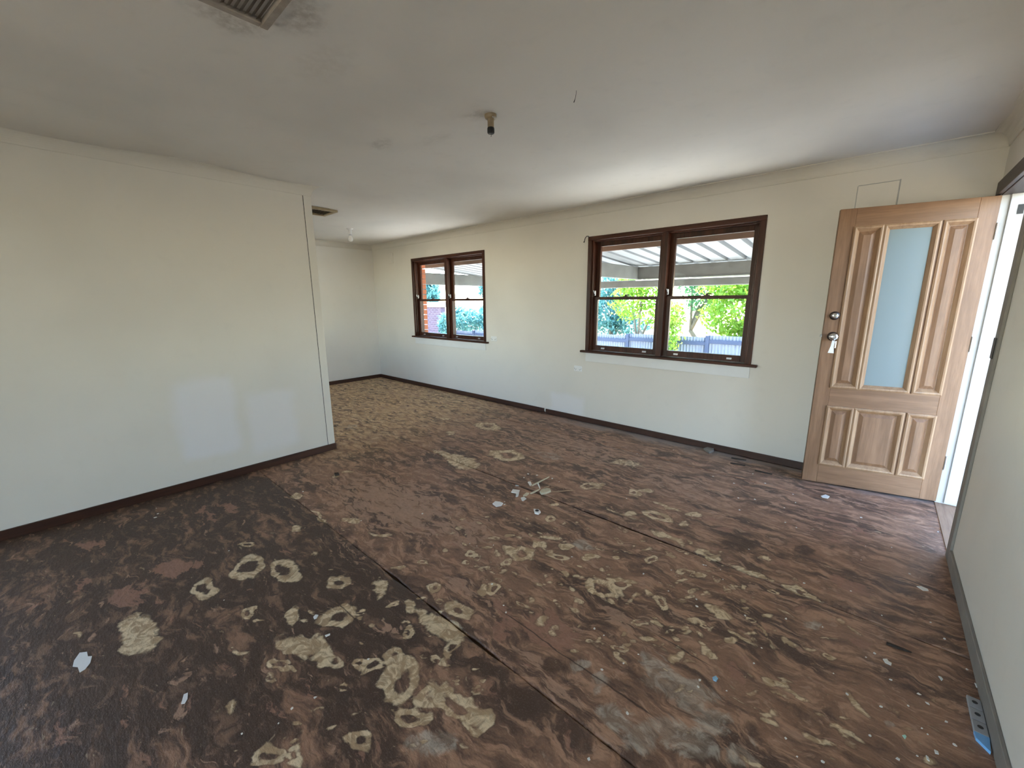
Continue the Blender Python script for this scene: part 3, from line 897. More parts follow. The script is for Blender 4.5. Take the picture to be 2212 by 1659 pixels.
# ------------------------------------------------------------------ doorway: frame, head, threshold
M_jamb = plain('dulled_white_jamb', (0.52, 0.52, 0.53), 0.5, vary=0.08, scale=6)
fr = empty('trim_9', (XR, 4.0, 0), kind='structure')
def fpart(nm, a, b, mat, bevel=0.002, parent=fr):
    o = bx(nm, a, b, mat, None, bevel)
    o.data.transform(Matrix.Translation(-Vector(fr.location)))
    o.parent = parent
    return o
fpart('hinge_jamb', (XR-0.004, 4.018, 0.0), (XR+0.13, 4.05, DZ), M_jamb)
fpart('door_stop', (XR+0.040, 4.004, 0.012), (XR+0.13, 4.018, DZ), M_jamb)
fpart('strike_jamb', (XR, DY0, 0.0), (XR+0.13, DY0+0.02, DZ), M_jamb)
fpart('architrave', (XR-0.012, 3.10, 0.0), (XR, DY0, 2.10), M_dirty)
fpart('door_head', (XR-0.022, 3.08, 2.055), (XR+0.0, 4.06, 2.135), M_darkhead)
fpart('head_lining', (XR, DY0, 2.05), (XR+0.13, DY1, 2.085), M_darkhead)
fpart('threshold', (XR-0.004, DY0-0.01, -0.02), (XR+0.20, 4.02, 0.004), M_thresh)
fpart('strike_plate', (XR-0.016, 3.135, 1.13), (XR-0.012, 3.188, 1.235), M_black, 0.001)
fpart('packing', (XR+0.075, 4.001, 1.93), (XR+0.10, 4.004, 1.985), M_slot, 0.0)

# ------------------------------------------------------------------ door leaf, open into the room
DW, DH, DT = 0.788, 2.035, 0.040
hx, hy = 0.462, 4.0017
ang = math.atan2(-0.2246443, -0.97444083)
# local frame: +X from hinge to free edge, +Y away from the face seen here
door = empty('door_1', (hx, hy, 0.014), ang, kind='structure')
# with this rotation local -Y points away from the camera, so the seen face is y = 0 and the body runs to y = -DT
def dpart(nm, boxes, mat, bevel=0.0015, parent=door):
    m = MB()
    for a, b in boxes:
        m.box(a, b, bevel)
    o = m.build(nm, mat)
    o.parent = parent
    return o
cols_ = [(0.090, 0.236), (0.256, 0.530), (0.541, 0.694)]
zT0, zT1 = 0.768, 1.908
zB0, zB1 = 0.155, 0.618
dpart('hinge_stile', [((0, -DT, 0), (0.090, 0, DH))], M_doorv)
dpart('lock_stile', [((0.694, -DT, 0), (DW, 0, DH))], M_doorv)
dpart('top_rail', [((0.090, -DT, zT1), (0.694, 0, DH))], M_doorh)
dpart('lock_rail', [((0.090, -DT, zB1), (0.694, 0, zT0))], M_doorh)
dpart('bottom_rail', [((0.090, -DT, 0), (0.694, 0, zB0))], M_doorh)
for c0, c1 in ((0.236, 0.256), (0.530, 0.541)):
    dpart('muntin', [((c0, -DT, zT0), (c1, 0, zT1))], M_doorv)
    dpart('muntin', [((c0, -DT, zB0), (c1, 0, zB1))], M_doorv)

def panel(c0, c1, z0, z1, glass=False):
    """raised-and-fielded panel (or glass light) with a bolection moulding standing on the face"""
    mould = MB()
    w = 0.030
    def ring(x0_, z0_, x1_, z1_, y):
        return [mould.bm.verts.new(p) for p in ((x0_, y, z0_), (x1_, y, z0_), (x1_, y, z1_), (x0_, y, z1_))]
    steps = [(-0.006, 0.0), (-0.005, 0.007), (0.004, 0.012), (0.012, 0.010), (0.020, 0.0), (w, -0.012)]
    rs = [ring(c0+i, z0+i, c1-i, z1-i, y) for i, y in steps]
    for a, b in zip(rs, rs[1:]):
        for k in range(4):
            mould.bm.faces.new((a[k], a[(k+1) % 4], b[(k+1) % 4], b[k]))
    mo = mould.build('moulding', M_doorl, door, fix=False)
    bm2 = bmesh.new(); bm2.from_mesh(mo.data); bmesh.ops.recalc_face_normals(bm2, faces=bm2.faces[:]); bm2.to_mesh(mo.data); bm2.free()
    if glass:
        o = dpart('glass_pane', [((c0+0.018, -0.024, z0+0.018), (c1-0.018, -0.014, z1-0.018))], M_frost, 0)
        return
    m = MB()
    i0, i1, i2 = w-0.004, w+0.004, min(w+0.026, (c1-c0)/2-0.012)
    def rg(i, y):
        return [m.bm.verts.new(p) for p in ((c0+i, y, z0+i), (c1-i, y, z0+i), (c1-i, y, z1-i), (c0+i, y, z1-i))]
    seq = [rg(i0, -DT+0.006), rg(i0, -0.012), rg(i1, -0.0125), rg(i2, -0.001)]
    for a, b in zip(seq, seq[1:]):
        for k in range(4):
            m.bm.faces.new((a[k], a[(k+1) % 4], b[(k+1) % 4], b[k]))
    m.bm.faces.new(seq[-1]); m.bm.faces.new(seq[0][::-1])
    m.build('raised_panel', M_doorv, door)
panel(*cols_[0], zT0, zT1)
panel(*cols_[1], zT0, zT1, True)
panel(*cols_[2], zT0, zT1)
for c in cols_:
    panel(*c, zB0, zB1)
# locks
def lathe_part(nm, prof, org, mat, parent=door, axis=(0, 1, 0), seg=24):
    return MB().lathe(prof, org, axis, seg).build(nm, mat, parent, smooth=True)
dl = lathe_part('deadlock', [(0, 0.0), (0.031, 0.0), (0.031, 0.004), (0.027, 0.010), (0.022, 0.012), (0.0, 0.012)], (0.733, 0.0, 1.298), M_bronze)
lathe_part('deadlock_cylinder', [(0.020, 0.008), (0.020, 0.020), (0.016, 0.024), (0.006, 0.025), (0.0, 0.022)], (0.733, 0.0, 1.298), M_chrome, dl)
kb = lathe_part('knob_rose', [(0, 0), (0.033, 0), (0.033, 0.003), (0.026, 0.009), (0, 0.010)], (0.728, 0.0, 1.147), M_bronze)
lathe_part('knob', [(0.012, 0.008), (0.012, 0.020), (0.018, 0.026), (0.026, 0.036), (0.028, 0.048), (0.023, 0.058), (0.012, 0.062), (0, 0.062)], (0.728, 0.0, 1.147), M_chrome, kb)
dpart('latch_bolt', [((DW, -0.027, 1.138), (DW+0.012, -0.013, 1.158))], M_steel, 0.002)
for hz in (0.29, 1.12, 1.825):
    m = MB()
    m.box((-0.004, -0.034, hz-0.05), (0.0005, -0.004, hz+0.05), 0.0008)
    m.tube([(-0.006, 0.002, hz-0.05), (-0.006, 0.002, hz+0.05)], 0.006, 10)
    m.build('hinge', M_steel, door)

# keys left in the knob
D2W = Matrix.Translation((hx, hy, 0.014)) @ Matrix.Rotation(ang, 4, 'Z')
kp = D2W @ Vector((0.728, 0.066, 1.147))
keys = empty('key_set', kp, ang)
tag(keys, 'keys with a white paper tag hanging from the knob of the timber door', 'keys')
m = MB()
m.box((-0.004, -0.006, -0.0015), (0.004, 0.012, 0.0015), 0.0005)
m.lathe([(0.0, -0.001), (0.011, -0.001), (0.011, 0.001), (0.0, 0.001)], (0.0, 0.020, 0.0), (1, 0, 0), 14)
m.build('key', M_steel, keys)
ringp = [(0.0, 0.020+0.012*math.sin(t), -0.016+0.014*math.cos(t)) for t in [k*2*math.pi/20 for k in range(21)]]
MB().tube(ringp, 0.0012, 6, caps=False).build('ring', M_steel, keys)
m = MB()
m.prism([(-0.010, -0.010), (0.008, -0.004), (0.012, -0.046), (0.024, -0.096), (-0.012, -0.098), (-0.006, -0.05)], 0.002)
o = m.build('paper_tag', M_paper, keys)
o.rotation_euler = (R(90), 0, 0)
o.location = (0.004, 0.022, -0.018)
m = MB()
m.prism([(-0.004, 0.0), (0.004, 0.0), (0.003, -0.022), (0.004, -0.05), (-0.003, -0.05)], 0.002)
o = m.build('spare_key', M_steel, keys)
o.rotation_euler = (R(90), 0, R(30))
o.location = (-0.012, 0.016, -0.028)

# ------------------------------------------------------------------ small fittings on walls and ceiling
def power_point(x, z, label):
    t = empty('power_point', (x, YW, z))
    tag(t, label, 'power socket', 'white power points on the window wall')
    bx('plate', (-0.056, -0.011, -0.034), (0.056, 0, 0.034), M_plastic, t, 0.004)
    for s_ in (-1, 1):
        m = MB()
        for dx, rot in ((-0.008, 0.5), (0.008, -0.5), (0, 0)):
            m.box((s_*0.03+dx-0.0013, -0.0125, -0.012 if rot else -0.022), (s_*0.03+dx+0.0013, -0.0105, -0.003 if rot else -0.014))
        m.build('socket_slots', M_slot, t)
        bx('switch', (s_*0.03-0.006, -0.0155, 0.010), (s_*0.03+0.006, -0.010, 0.026), M_plastic, t, 0.001)
    for s_ in (-1, 1):
        MB().lathe([(0.0035, 0), (0.0035, 0.001), (0, 0.001)], (s_*0.047, -0.011, 0.0), (0, -1, 0), 10).build('screw', M_slot, t)
power_point(-2.615, 0.638, 'white double power point low on the wall below the big window sill')
power_point(-4.010, 0.916, 'white double power point beside the sill of the window nearer the far corner')

# blank vent plates painted over
t = tag(bx('vent_cover', (-0.245, YW-0.004, 2.02), (-0.022, YW, 2.242), M_wall, bevel=0.0015), 'square vent plate painted over, on the wall just above the open timber door', 'vent cover')
bx('edge_gap', (-0.249, YW-0.0015, 2.02), (-0.245, YW-0.0005, 2.242), M_line, t)
bx('edge_gap', (-0.022, YW-0.0015, 2.02), (-0.014, YW-0.0005, 2.250), M_line, t)
bx('edge_gap', (-0.245, YW-0.0015, 2.242), (-0.022, YW-0.0005, 2.247), M_line, t)
tag(bx('vent_cover', (-6.575, YW-0.008, 2.085), (-6.415, YW, 2.262), M_wall, bevel=0.002), 'small white square vent plate high on the wall near the far corner', 'vent cover')

def ceiling_vent(name, x0, x1, y0, y1, mat, label, slats, grime):
    t = empty(name, ((x0+x1)/2, (y0+y1)/2, ZC))
    tag(t, label, 'ceiling vent')
    a, b = (x1-x0)/2, (y1-y0)/2
    m = MB()
    w = 0.028
    z0_, z1_ = -0.032, 0.002
    m.box((-a, -b, z0_), (a, -b+w, z1_), 0.003); m.box((-a, b-w, z0_), (a, b, z1_), 0.003)
    m.box((-a, -b+w, z0_), (-a+w, b-w, z1_), 0.003); m.box((a-w, -b+w, z0_), (a, b-w, z1_), 0.003)
    m.build('frame', mat, t)
    m = MB()
    m.box((-a+w, -b+w, -0.012), (a-w, b-w, 0.0))
    m.build('backing', grime, t)
    n = slats
    sl = None
    for k in range(n):
        yy = -b+w+0.012+(2*b-2*w-0.024)*k/(n-1)
        if sl is None:
            m = MB()
            m.bm.faces.new([m.bm.verts.new(p) for p in ((-a+w, -0.007, -0.026), (a-w, -0.007, -0.026), (a-w, 0.007, -0.017), (-a+w, 0.007, -0.017))])
            bmesh.ops.solidify(m.bm, geom=m.bm.faces[:], thickness=0.002)
            sl = m.build('slat', mat, t)
            o = sl
        else:
            o = sl.copy(); col.objects.link(o); o.parent = t
        o.location = (0, yy, 0)
    MB().tube([(-a-0.006, -b-0.004, -0.004), (a+0.006, -b-0.004, -0.004), (a+0.006, b+0.004, -0.004), (-a-0.006, b+0.004, -0.004), (-a-0.006, -b-0.004, -0.004)], 0.004, 6).build('grime_edge', grime, t)
    return t
ceiling_vent('ceiling_vent', -1.79, -1.43, 0.32, 0.685, M_grille_dirty, 'grimy square ceiling vent with brown stained edges, nearest the bare lamp holder', 17, M_grime)
ceiling_vent('ceiling_vent', -4.93, -4.60, 1.95, 2.285, M_grille, 'cream square ceiling vent just past the end of the partition', 9, M_grime)

# bare batten lamp holder
p = Vector((-1.711, 1.752, ZC-0.008))
t = empty('lamp_holder', p); t.scale = (0.82, 0.82, 0.95); tag(t, 'yellowed bare batten lamp holder without bulb in the middle of the ceiling', 'lamp holder')
MB().lathe([(0, 0), (0.040, 0.0), (0.040, -0.016), (0.036, -0.024), (0.024, -0.028)], (0, 0, 0)).build('base', M_amber, t, True)
MB().lathe([(0.024, -0.026), (0.0215, -0.034), (0.021, -0.070), (0.022, -0.072)], (0, 0, 0)).build('neck', M_amber, t, True)
MB().lathe([(0.0215, -0.070), (0.0235, -0.074), (0.0235, -0.096), (0.020, -0.101), (0.0, -0.098)], (0, 0, 0)).build('socket_ring', M_black, t, True)
MB().tube([(0.001, 0, -0.098), (0.002, 0.001, -0.112), (0.0, 0.0, -0.116)], [0.0014, 0.0016, 0.003], 6).build('loose_wire', M_black, t)
for s_ in (-1, 1):
    MB().lathe([(0.005, 0), (0.005, -0.003), (0, -0.004)], (s_*0.030, -0.012*s_, -0.0235), seg=10).build('screw', M_chrome, t, True)

# lamp holder with a bulb in the far bay
p = Vector((-5.553, 2.903, ZC-0.006))
t = empty('bulb_light', p); tag(t, 'white batten lamp holder with a clear bulb hanging in the far bay', 'ceiling light')
MB().lathe([(0, 0), (0.045, 0.0), (0.045, -0.014), (0.036, -0.022), (0.023, -0.026), (0.021, -0.075), (0.022, -0.085)]).build('holder', M_white, t, True)
MB().lathe([(0.018, -0.082), (0.0185, -0.102)]).build('bulb_cap', M_steel, t, True)
MB().lathe([(0.017, -0.100), (0.020, -0.112), (0.031, -0.135), (0.033, -0.152), (0.027, -0.172), (0.013, -0.183), (0, -0.185)]).build('bulb', M_bulb, t, True)
MB().tube([(-0.03, -0.01, -0.006), (-0.05, -0.12, -0.006), (-0.06, -0.20, -0.005)], 0.005, 6).build('surface_cable', M_dirty, t)

# wire hook hanging from the ceiling
p = Vector((-1.229, 1.85, ZC-0.003))
o = MB().tube([(0, 0, 0), (-0.001, 0.0, -0.025), (-0.010, 0.004, -0.052), (-0.022, 0.008, -0.070)], [0.0012, 0.0012, 0.0014, 0.003], 6).build('wire_hook', M_black)
o.location = p
o.scale = (0.8, 0.8, 0.72)
tag(o, 'thin bent black wire poking down from the ceiling beside the bare lamp holder', 'wire hook')

# curtain hook at the corner of the big window
o = MB().tube([(0.0, -0.012, 0.0), (0.004, -0.022, 0.014), (-0.012, -0.034, 0.016), (-0.030, -0.036, 0.000), (-0.040, -0.034, -0.030), (-0.048, -0.034, -0.046)], [0.005, 0.004, 0.004, 0.004, 0.004, 0.008], 8).build('curtain_hook', M_black, None, True)
o.location = (W1[0]+0.008, YW-0.001, W1[3]-0.012)
tag(o, 'black iron curtain hook on the top corner of the big window frame', 'curtain hook')

# strip of holed blocks lying along the door wall
p0, p1 = on_z(2108, 1527), on_z(2136, 1632)
L = 0.235
t = empty('terminal_strip', (0.434, 1.790, 0.0), R(90))
tag(t, 'grey strip of three holed blocks with pale blue pointed end beside the skirting', 'connector strip')
for k in range(3):
    x0_ = 0.062 + k*0.058
    m = MB()
    m.box((x0_, -0.013, 0.0), (x0_+0.055, 0.022, 0.012), 0.0015)
    b_ = m.build('block', M_greyp, t)
    MB().lathe([(0.0075, 0), (0.0075, 0.0006), (0, 0.0006)], (x0_+0.030, 0.004, 0.012), seg=14).build('hole', M_slot, b_)
m = MB()
m.prism([(0.062, -0.013), (0.062, 0.022), (0.034, 0.020), (0.0, -0.008)], 0.011)
m.build('tip', M_blue, t)

# ------------------------------------------------------------------ debris on the floor
def flake_mesh(name, pts, h, mat, curl=0.0):
    """thin chip with an irregular outline (pts about its centre, metres)"""
    m = MB()
    m.prism(pts, h, 0.0006, (lambda q: curl*(q[0]*q[0]+q[1]*q[1])*60) if curl else None)
    return m.build(name, mat)

def chip_px(name, poly, mat, label, cat, h=0.0025, group=None, curl=0.0):
    """outline given as picture points, laid flat on the floor"""
    ws = [on_z(*q, 0.001) for q in poly]
    c = sum(ws, Vector())/len(ws)
    o = flake_mesh(name, [((w-c).x, (w-c).y) for w in ws], h, mat, curl)
    o.location = (c.x, c.y, 0.0)
    return tag(o, label, cat, group)

def stick_px(name, a, b, r, mat, label, cat, lift=(0, 0), group=None):
    A, B = on_z(*a, 0.0), on_z(*b, 0.0)
    d = B-A
    Lh = d.length
    m = MB()
    m.prism([(0, -r*0.8), (Lh*0.3, -r), (Lh*0.85, -r*0.6), (Lh, 0), (Lh*0.7, r*0.7), (0.0, r)], r*1.1, 0.0005)
    o = m.build(name, mat)
    o.location = (A.x, A.y, 0.0+lift[0])
    o.rotation_euler = (0, -math.atan2(lift[1]-lift[0], Lh), math.atan2(d.y, d.x))
    return tag(o, label, cat, group)

chip_px('paper_scrap', [(160,1427),(172,1410),(188,1408),(190,1418),(199,1417),(195,1432),(184,1446),(172,1453),(168,1441),(157,1440)], M_paper,
        'largest white jagged paper scrap on the dark boards toward the partition', 'paper scrap', 0.001)
chip_px('paper_scrap', [(391,1521),(397,1500),(406,1496),(405,1510),(399,1520)], M_paper, 'narrow white paper scrap lying alone on the dark boards', 'paper scrap', 0.001)
chip_px('plaster_chip', [(1104,1064),(1108,1058),(1123,1060),(1120,1067)], M_flake, 'cream rectangular plaster chip at the edge of the splinter pile', 'plaster chip', 0.006)
chip_px('plaster_chip', [(1114,1074),(1115,1068),(1121,1067),(1119,1073)], M_flake, 'small cream plaster crumb below the rectangular chip', 'plaster chip', 0.008)
chip_px('wood_block', [(1166,1065),(1170,1061),(1180,1058),(1188,1059),(1190,1063),(1180,1067),(1170,1069)], M_cream, 'pale tan broken block of wood in the splinter pile', 'wood block', 0.016)
stick_px('wood_splinter', (1149, 1051), (1187, 1038), 0.006, M_cream, 'longest pale splinter, propped up at the top of the pile', 'splinter', (0.004, 0.03))
stick_px('wood_splinter', (1146, 1068), (1166, 1061), 0.007, M_cream, 'thick pale splinter in the middle of the pile', 'splinter', (0.002, 0.012))
stick_px('wood_splinter', (1162, 1051), (1167, 1061), 0.005, M_flake, 'short whitish splinter leaning on the broken block', 'splinter', (0.024, 0.016))
stick_px('wood_splinter', (1175, 1055), (1187, 1052), 0.004, M_tan, 'short brown splinter behind the broken block', 'splinter', (0.004, 0.006))
stick_px('wood_splinter', (1190, 1063), (1239, 1060), 0.004, M_tan, 'long thin brown splinter trailing away from the broken block', 'splinter', (0.0, 0.001))
chip_px('plaster_chip', [(1140,1042),(1146,1041),(1149,1048),(1145,1050)], M_flake, 'white plaster chip at the top of the splinter pile', 'plaster chip', 0.006)
chip_px('plaster_chip', [(1113,1048),(1120,1049),(1121,1050),(1114,1050)], M_flake, 'thin white plaster sliver beside the floor joint', 'plaster chip', 0.004)
chip_px('plaster_chip', [(1130,1072),(1137,1066),(1143,1067),(1137,1072)], M_cream, 'cream plaster wedge under the pale splinter', 'plaster chip', 0.010)
chip_px('plaster_chip', [(1125,1076),(1132,1074),(1137,1078),(1130,1083),(1127,1081)], M_flake, 'crumbled plaster bits piled below the splinters', 'plaster chip', 0.005)
t = chip_px('broken_cap', [(1064,1089),(1070,1084),(1080,1085),(1087,1088),(1083,1093),(1072,1095)], M_plastic, 'broken white plastic cap lying in front of the splinter pile', 'plastic cap', 0.006)
o = chip_px('broken_cap', [(1153,1102),(1158,1103),(1163,1103),(1168,1108),(1163,1112),(1155,1110)], M_plastic, 'small white plastic cap with a dark hollow, by the floor joint', 'plastic cap', 0.012)
hl = MB().lathe([(0, 0), (0.013, 0), (0.013, 0.003), (0, 0.003)], (0, 0, 0.012), seg=12).build('hollow', M_slot, o)
stick_px('dark_stick', (1915, 1391), (1969, 1411), 0.006, M_darkbit, 'dark brown stick lying flat near the door wall', 'stick')
chip_px('paint_chip', [(1980,1267),(1990,1267),(2004,1273),(2006,1277),(1994,1276)], M_flake, 'long white paint chip near the doorway end of the skirting', 'paint chip', 0.003)
chip_px('paint_chip', [(1907,1424),(1916,1424),(1919,1429),(1926,1433),(1925,1438),(1912,1432)], M_flake, 'bent white paint chip beside the dark stick', 'paint chip', 0.003)
chip_px('paint_chip', [(2027,1461),(2033,1463),(2037,1468),(2034,1471)], M_flake, 'white paint chip on the dark floor short of the terminal strip', 'paint chip', 0.003)
chip_px('paint_chip', [(1949,1589),(1955,1588),(1958,1592),(1955,1597)], plain('mint_chip', (0.45, 0.78, 0.66), 0.4), 'small mint green chip', 'paint chip', 0.003)
chip_px('foil_scrap', [(1539,1465),(1546,1462),(1551,1468),(1547,1473),(1541,1470)], plain('blue_foil', (0.35, 0.62, 0.85), 0.25, 0.3), 'crumpled shiny blue foil scrap on the grey stained floor', 'foil scrap', 0.006)
chip_px('paint_chip', [(1773,1072),(1783,1069),(1792,1073),(1788,1077),(1776,1075)], M_flake, 'white paint chip in front of the open timber door', 'paint chip', 0.004)
chip_px('paint_chip', [(2000,1632),(2005,1636),(2008,1645),(2002,1641)], M_flake, 'narrow white paint chip near the terminal strip', 'paint chip', 0.003)
chip_px('paint_chip', [(2105,1476),(2112,1481),(2117,1489),(2109,1485)], M_flake, 'curled white paint chip against the door wall skirting', 'paint chip', 0.004)
chip_px('paint_chip', [(2018,1620),(2026,1624),(2028,1630),(2020,1628)], M_flake, 'pale paint chip lying between the terminal strip and the open floor', 'paint chip', 0.003)
chip_px('skirting_offcut', [(1166,886),(1176,889),(1178,893),(1168,893)], M_skirt, 'small broken brown offcut at the gap in the skirting', 'wood offcut', 0.02)
chip_px('lifted_flap', [(1520,972),(1540,965),(1542,976),(1532,980)], M_dirty, 'lifted grey floor flap against the skirting', 'floor flap', 0.02)
for a, b in (((1580,990),(1612,996)), ((1578,1001),(1610,1008)), ((1631,1017),(1668,1027))):
    stick_px('bark_curl', a, b, 0.007, M_darkbit, 'dark curled bark strip on the dusty floor along the window wall', 'bark strip', (0, 0.006), 'bark curls by the window wall')
chip_px('floor_crumb', [(722,1024),(731,1023),(733,1027),(724,1028)], M_darkbit, 'dark crumb beside the end of the partition skirting', 'crumb', 0.012)
chip_px('glint_chip', [(677,1334),(682,1329),(688,1330),(684,1336),(679,1338)], M_paper, 'small white chip on the branching cream stain', 'paint chip', 0.005)
chip_px('glint_chip', [(702,1373),(713,1369),(713,1372),(704,1376)], M_paper, 'thin white sliver below the branching cream stain', 'paint chip', 0.003)

# tiny paint flakes: look-alikes, scattered
rnd = random.Random(11)
proto = []
for k in range(5):
    n = rnd.randint(4, 6)
    pts = []
    for i in range(n):
        t_ = 2*math.pi*i/n
        rr = 0.0045*rnd.uniform(.6, 1.25)
        pts.append((rr*math.cos(t_)*1.4, rr*math.sin(t_)))
    m = MB(); m.prism(pts, 0.0018, 0.0006)
    me_o = m.build('paint_flake', M_flake)
    proto.append(me_o.data)
    bpy.data.objects.remove(me_o)
fixed = [(1540,1029),(1376,980),(1626,1024),(1595,1076),(1585,1044),(1455,972),(1653,1044),(1193,1034),(1208,1041),(1160,1027),(1141,1024),(1132,1032),(1090,1084),(1046,1073),(1353,1077),
         (1860,1210),(1720,1140),(1718,1086),(1694,1097),(1713,1068),(1631,1079),(1597,1102),(1860,1118),(1870,1180),(2026,1149),(1926,1183),(1696,1129),(1618,1187),(1520,1221),(1556,1231),(1562,1252),
         (1777,1355),(1838,1277),(1697,1337),(1628,1433),(1924,1469),(2088,1446),(2003,1520),(1962,1525),(1903,1527),(1992,1574),(2004,1587),(1981,1633),(1697,1595),(1722,1635),(1778,1647),(1570,1493),(1508,1484),
         (1512,1470),(1379,1414),(1347,1433),(1300,1447),(1355,1541),(1272,1641),(1088,1308),(1093,1323),(1284,1358),(1305,1373),(1444,1277),(1505,1310),(1504,1295),(1525,1222),(1235,1203),(1066,1178),(1063,1262),
         (630,1531),(602,1563),(796,1424),(680,1507),(523,1585),(780,1125),(912,1110),(1015,1175),(338,1098),(341,1110),(336,1118),(484,1297),(495,1190),(655,1062),(1090,1090),(1030,1180),(1390,1240),(1450,1232),
         (1870,1420),(1890,1412),(1800,1455),(1645,1400),(1737,1260),(1965,1240),(1905,1330),(2040,1380),(2010,1345),(1985,1500),(2045,1560),(2062,1610),(1940,1640),(1880,1590),(1830,1500),(1610,1330)]
for (px, py) in fixed:
    P = on_z(px, py)
    o = bpy.data.objects.new('paint_flake', proto[rnd.randrange(5)])
    col.objects.link(o)
    o.location = (P.x, P.y, 0.0)
    o.rotation_euler = (0, 0, rnd.uniform(0, 6.28))
    s_ = rnd.uniform(.5, 1.2)*(1.35 if py < 1150 else 1.0)
    o.scale = (s_, s_, 1)
    tag(o, 'tiny white paint flake on the worn brown floor', 'paint flake', 'tiny paint flakes scattered on the floor')

# ------------------------------------------------------------------ outside: ground, eaves, patio roof
M_lawn = plain('dry_grass', (0.20, 0.165, 0.115), 0.95, vary=0.3, scale=1.5)
g_ = bx('ground', (-45, -25, GZ-0.3), (30, 45, GZ-0.01), M_lawn); tag(g_, kind='structure')
tag(bx('patio_slab', (-9.5, 4.26, GZ-0.01), (4.0, 11.5, GZ), M_conc), kind='structure')
# slab under the house and the roof above it
tag(bx('foundation', (XP-0.11, YS-0.2, GZ), (XR+0.25, 4.26, -0.1), M_mortar), kind='structure')
tag(bx('foundation_bay', (XL-0.3, YA-0.2, GZ), (XP-0.11, 4.26, -0.1), M_mortar), kind='structure')
tag(bx('roof', (XP-0.55, YS-0.45, ZC+0.16), (XR+1.1, 4.80, ZC+0.30), M_eave), kind='structure')
tag(bx('roof_bay', (XL-1.0, YA-0.55, ZC+0.16), (XP-0.55, 4.80, ZC+0.30), M_eave), kind='structure')
tag(bx('trim_10', (XL-1.0, 4.72, 2.03), (XR+1.0, 4.75, ZC+0.16), M_fascia), kind='structure')
tag(bx('trim_11', (XL-1.0, 4.375, 2.20), (XR+1.0, 4.72, 2.215), M_eave), kind='structure')
tag(bx('porch_slab', (XR+0.2, 2.0, GZ), (XR+2.6, 5.0, -0.12), M_conc), kind='structure')

pat = empty('patio_roof', (-2.5, 5.9, GZ))
tag(pat, 'corrugated metal patio roof on weathered grey beams outside the windows', 'patio roof')
TP = Matrix.Translation(-Vector(pat.location))
def ppart(nm, m, mat):
    o = m.build(nm, mat)
    o.data.transform(TP)
    o.parent = pat
    return o
def roof_sheet(xa, xb):
    m = MB()
    prof = []
    x = xa
    while x < xb-1e-6:
        prof += [(x, 0.0), (x+0.18, 0.0), (x+0.19, 0.05), (x+0.24, 0.05)]
        x += 0.255
    prof.append((min(x, xb+0.02), 0.0))
    ya, yb, za, zb_ = 4.76, 7.42, 2.20, 1.985
    a = [m.bm.verts.new((q, ya, za+h)) for q, h in prof]
    b = [m.bm.verts.new((q, yb, zb_+h)) for q, h in prof]
    for k in range(len(prof)-1):
        m.bm.faces.new((a[k], a[k+1], b[k+1], b[k]))
    ppart('roof_sheet', m, M_zinc)
for k in range(11):
    roof_sheet(-7.4+k*1.02, -7.4+(k+1)*1.02)
ppart('beam', MB().box((-3.27, 6.98, 1.79), (3.4, 7.06, 1.995), 0.004), M_beam)
ppart('beam', MB().box((-3.35, 4.76, 1.79), (-3.27, 7.06, 2.0), 0.004), M_beam)
ppart('beam', MB().box((-7.35, 4.76, 1.79), (-7.27, 8.2, 2.03), 0.004), M_beam)
ppart('gutter', MB().box((-7.4, 7.42, 1.665), (3.4, 7.52, 1.80), 0.01), M_beam)
ppart('conduit', MB().tube([(-3.3, 6.97, 1.775), (3.3, 6.97, 1.775)], 0.010, 6), M_white)
for x in (-6.0, 1.2):
    ppart('post', MB().box((x-0.045, 6.975, GZ), (x+0.045, 7.065, 1.80), 0.004), M_beam)

# ------------------------------------------------------------------ fence
YF = 12.0
fen = empty('fence', (-6.0, YF, GZ))
tag(fen, 'blue grey corrugated steel fence with rail and posts at the end of the garden', 'fence')
def corr(xa, xb, zt):
    m = MB()
    n = int((xb-xa)/0.0142)
    a, b = [], []
    for k in range(n+1):
        x = xa+(xb-xa)*k/n
        y = YF+0.03+0.022*math.sin(2*math.pi*x/0.085)
        a.append(m.bm.verts.new((x+6.0, y-YF, 0.0)))
        b.append(m.bm.verts.new((x+6.0, y-YF, zt-GZ)))
    for k in range(n):
        m.bm.faces.new((a[k], a[k+1], b[k+1], b[k]))
    return m.build('fence_sheet', M_fence, fen, smooth=True)
posts = [-20.0+2.36*k for k in range(10)]
for k, x in enumerate(posts):
    zt = 0.16+0.026*(x+14)
    bx('post', (x+6.0-0.05, -0.06, 0), (x+6.0+0.05, 0.01, zt-GZ+0.02), M_rail, fen, 0.004)
    if k < len(posts)-1:
        x2 = posts[k+1]
        zt2 = 0.16+0.026*((x+x2)/2+14)
        corr(x, x2, zt2)
        bx('rail', (x+6.05, -0.04, zt2-GZ-0.22), (x2+5.95, 0.01, zt2-GZ-0.12), M_rail, fen, 0.003)

# ------------------------------------------------------------------ neighbouring brick pier and white beam
M_nbw = plain('outbuilding_white', (0.5, 0.5, 0.52), 0.7)
nb = empty('brick_outbuilding', (-14.1, 11.0, GZ))
tag(nb, 'brick outbuilding with a white fascia in the garden beyond the far window', 'building')
bx('wall', (-0.55, -0.12, 0), (0.40, 0.12, 2.19), M_brickwall, nb)
bx('post', (-0.68, -0.16, 0), (-0.56, -0.04, 2.2), M_nbw, nb, 0.004)
bx('fascia', (-3.2, -0.18, 2.19), (0.5, 0.2, 2.40), M_nbw, nb, 0.004)

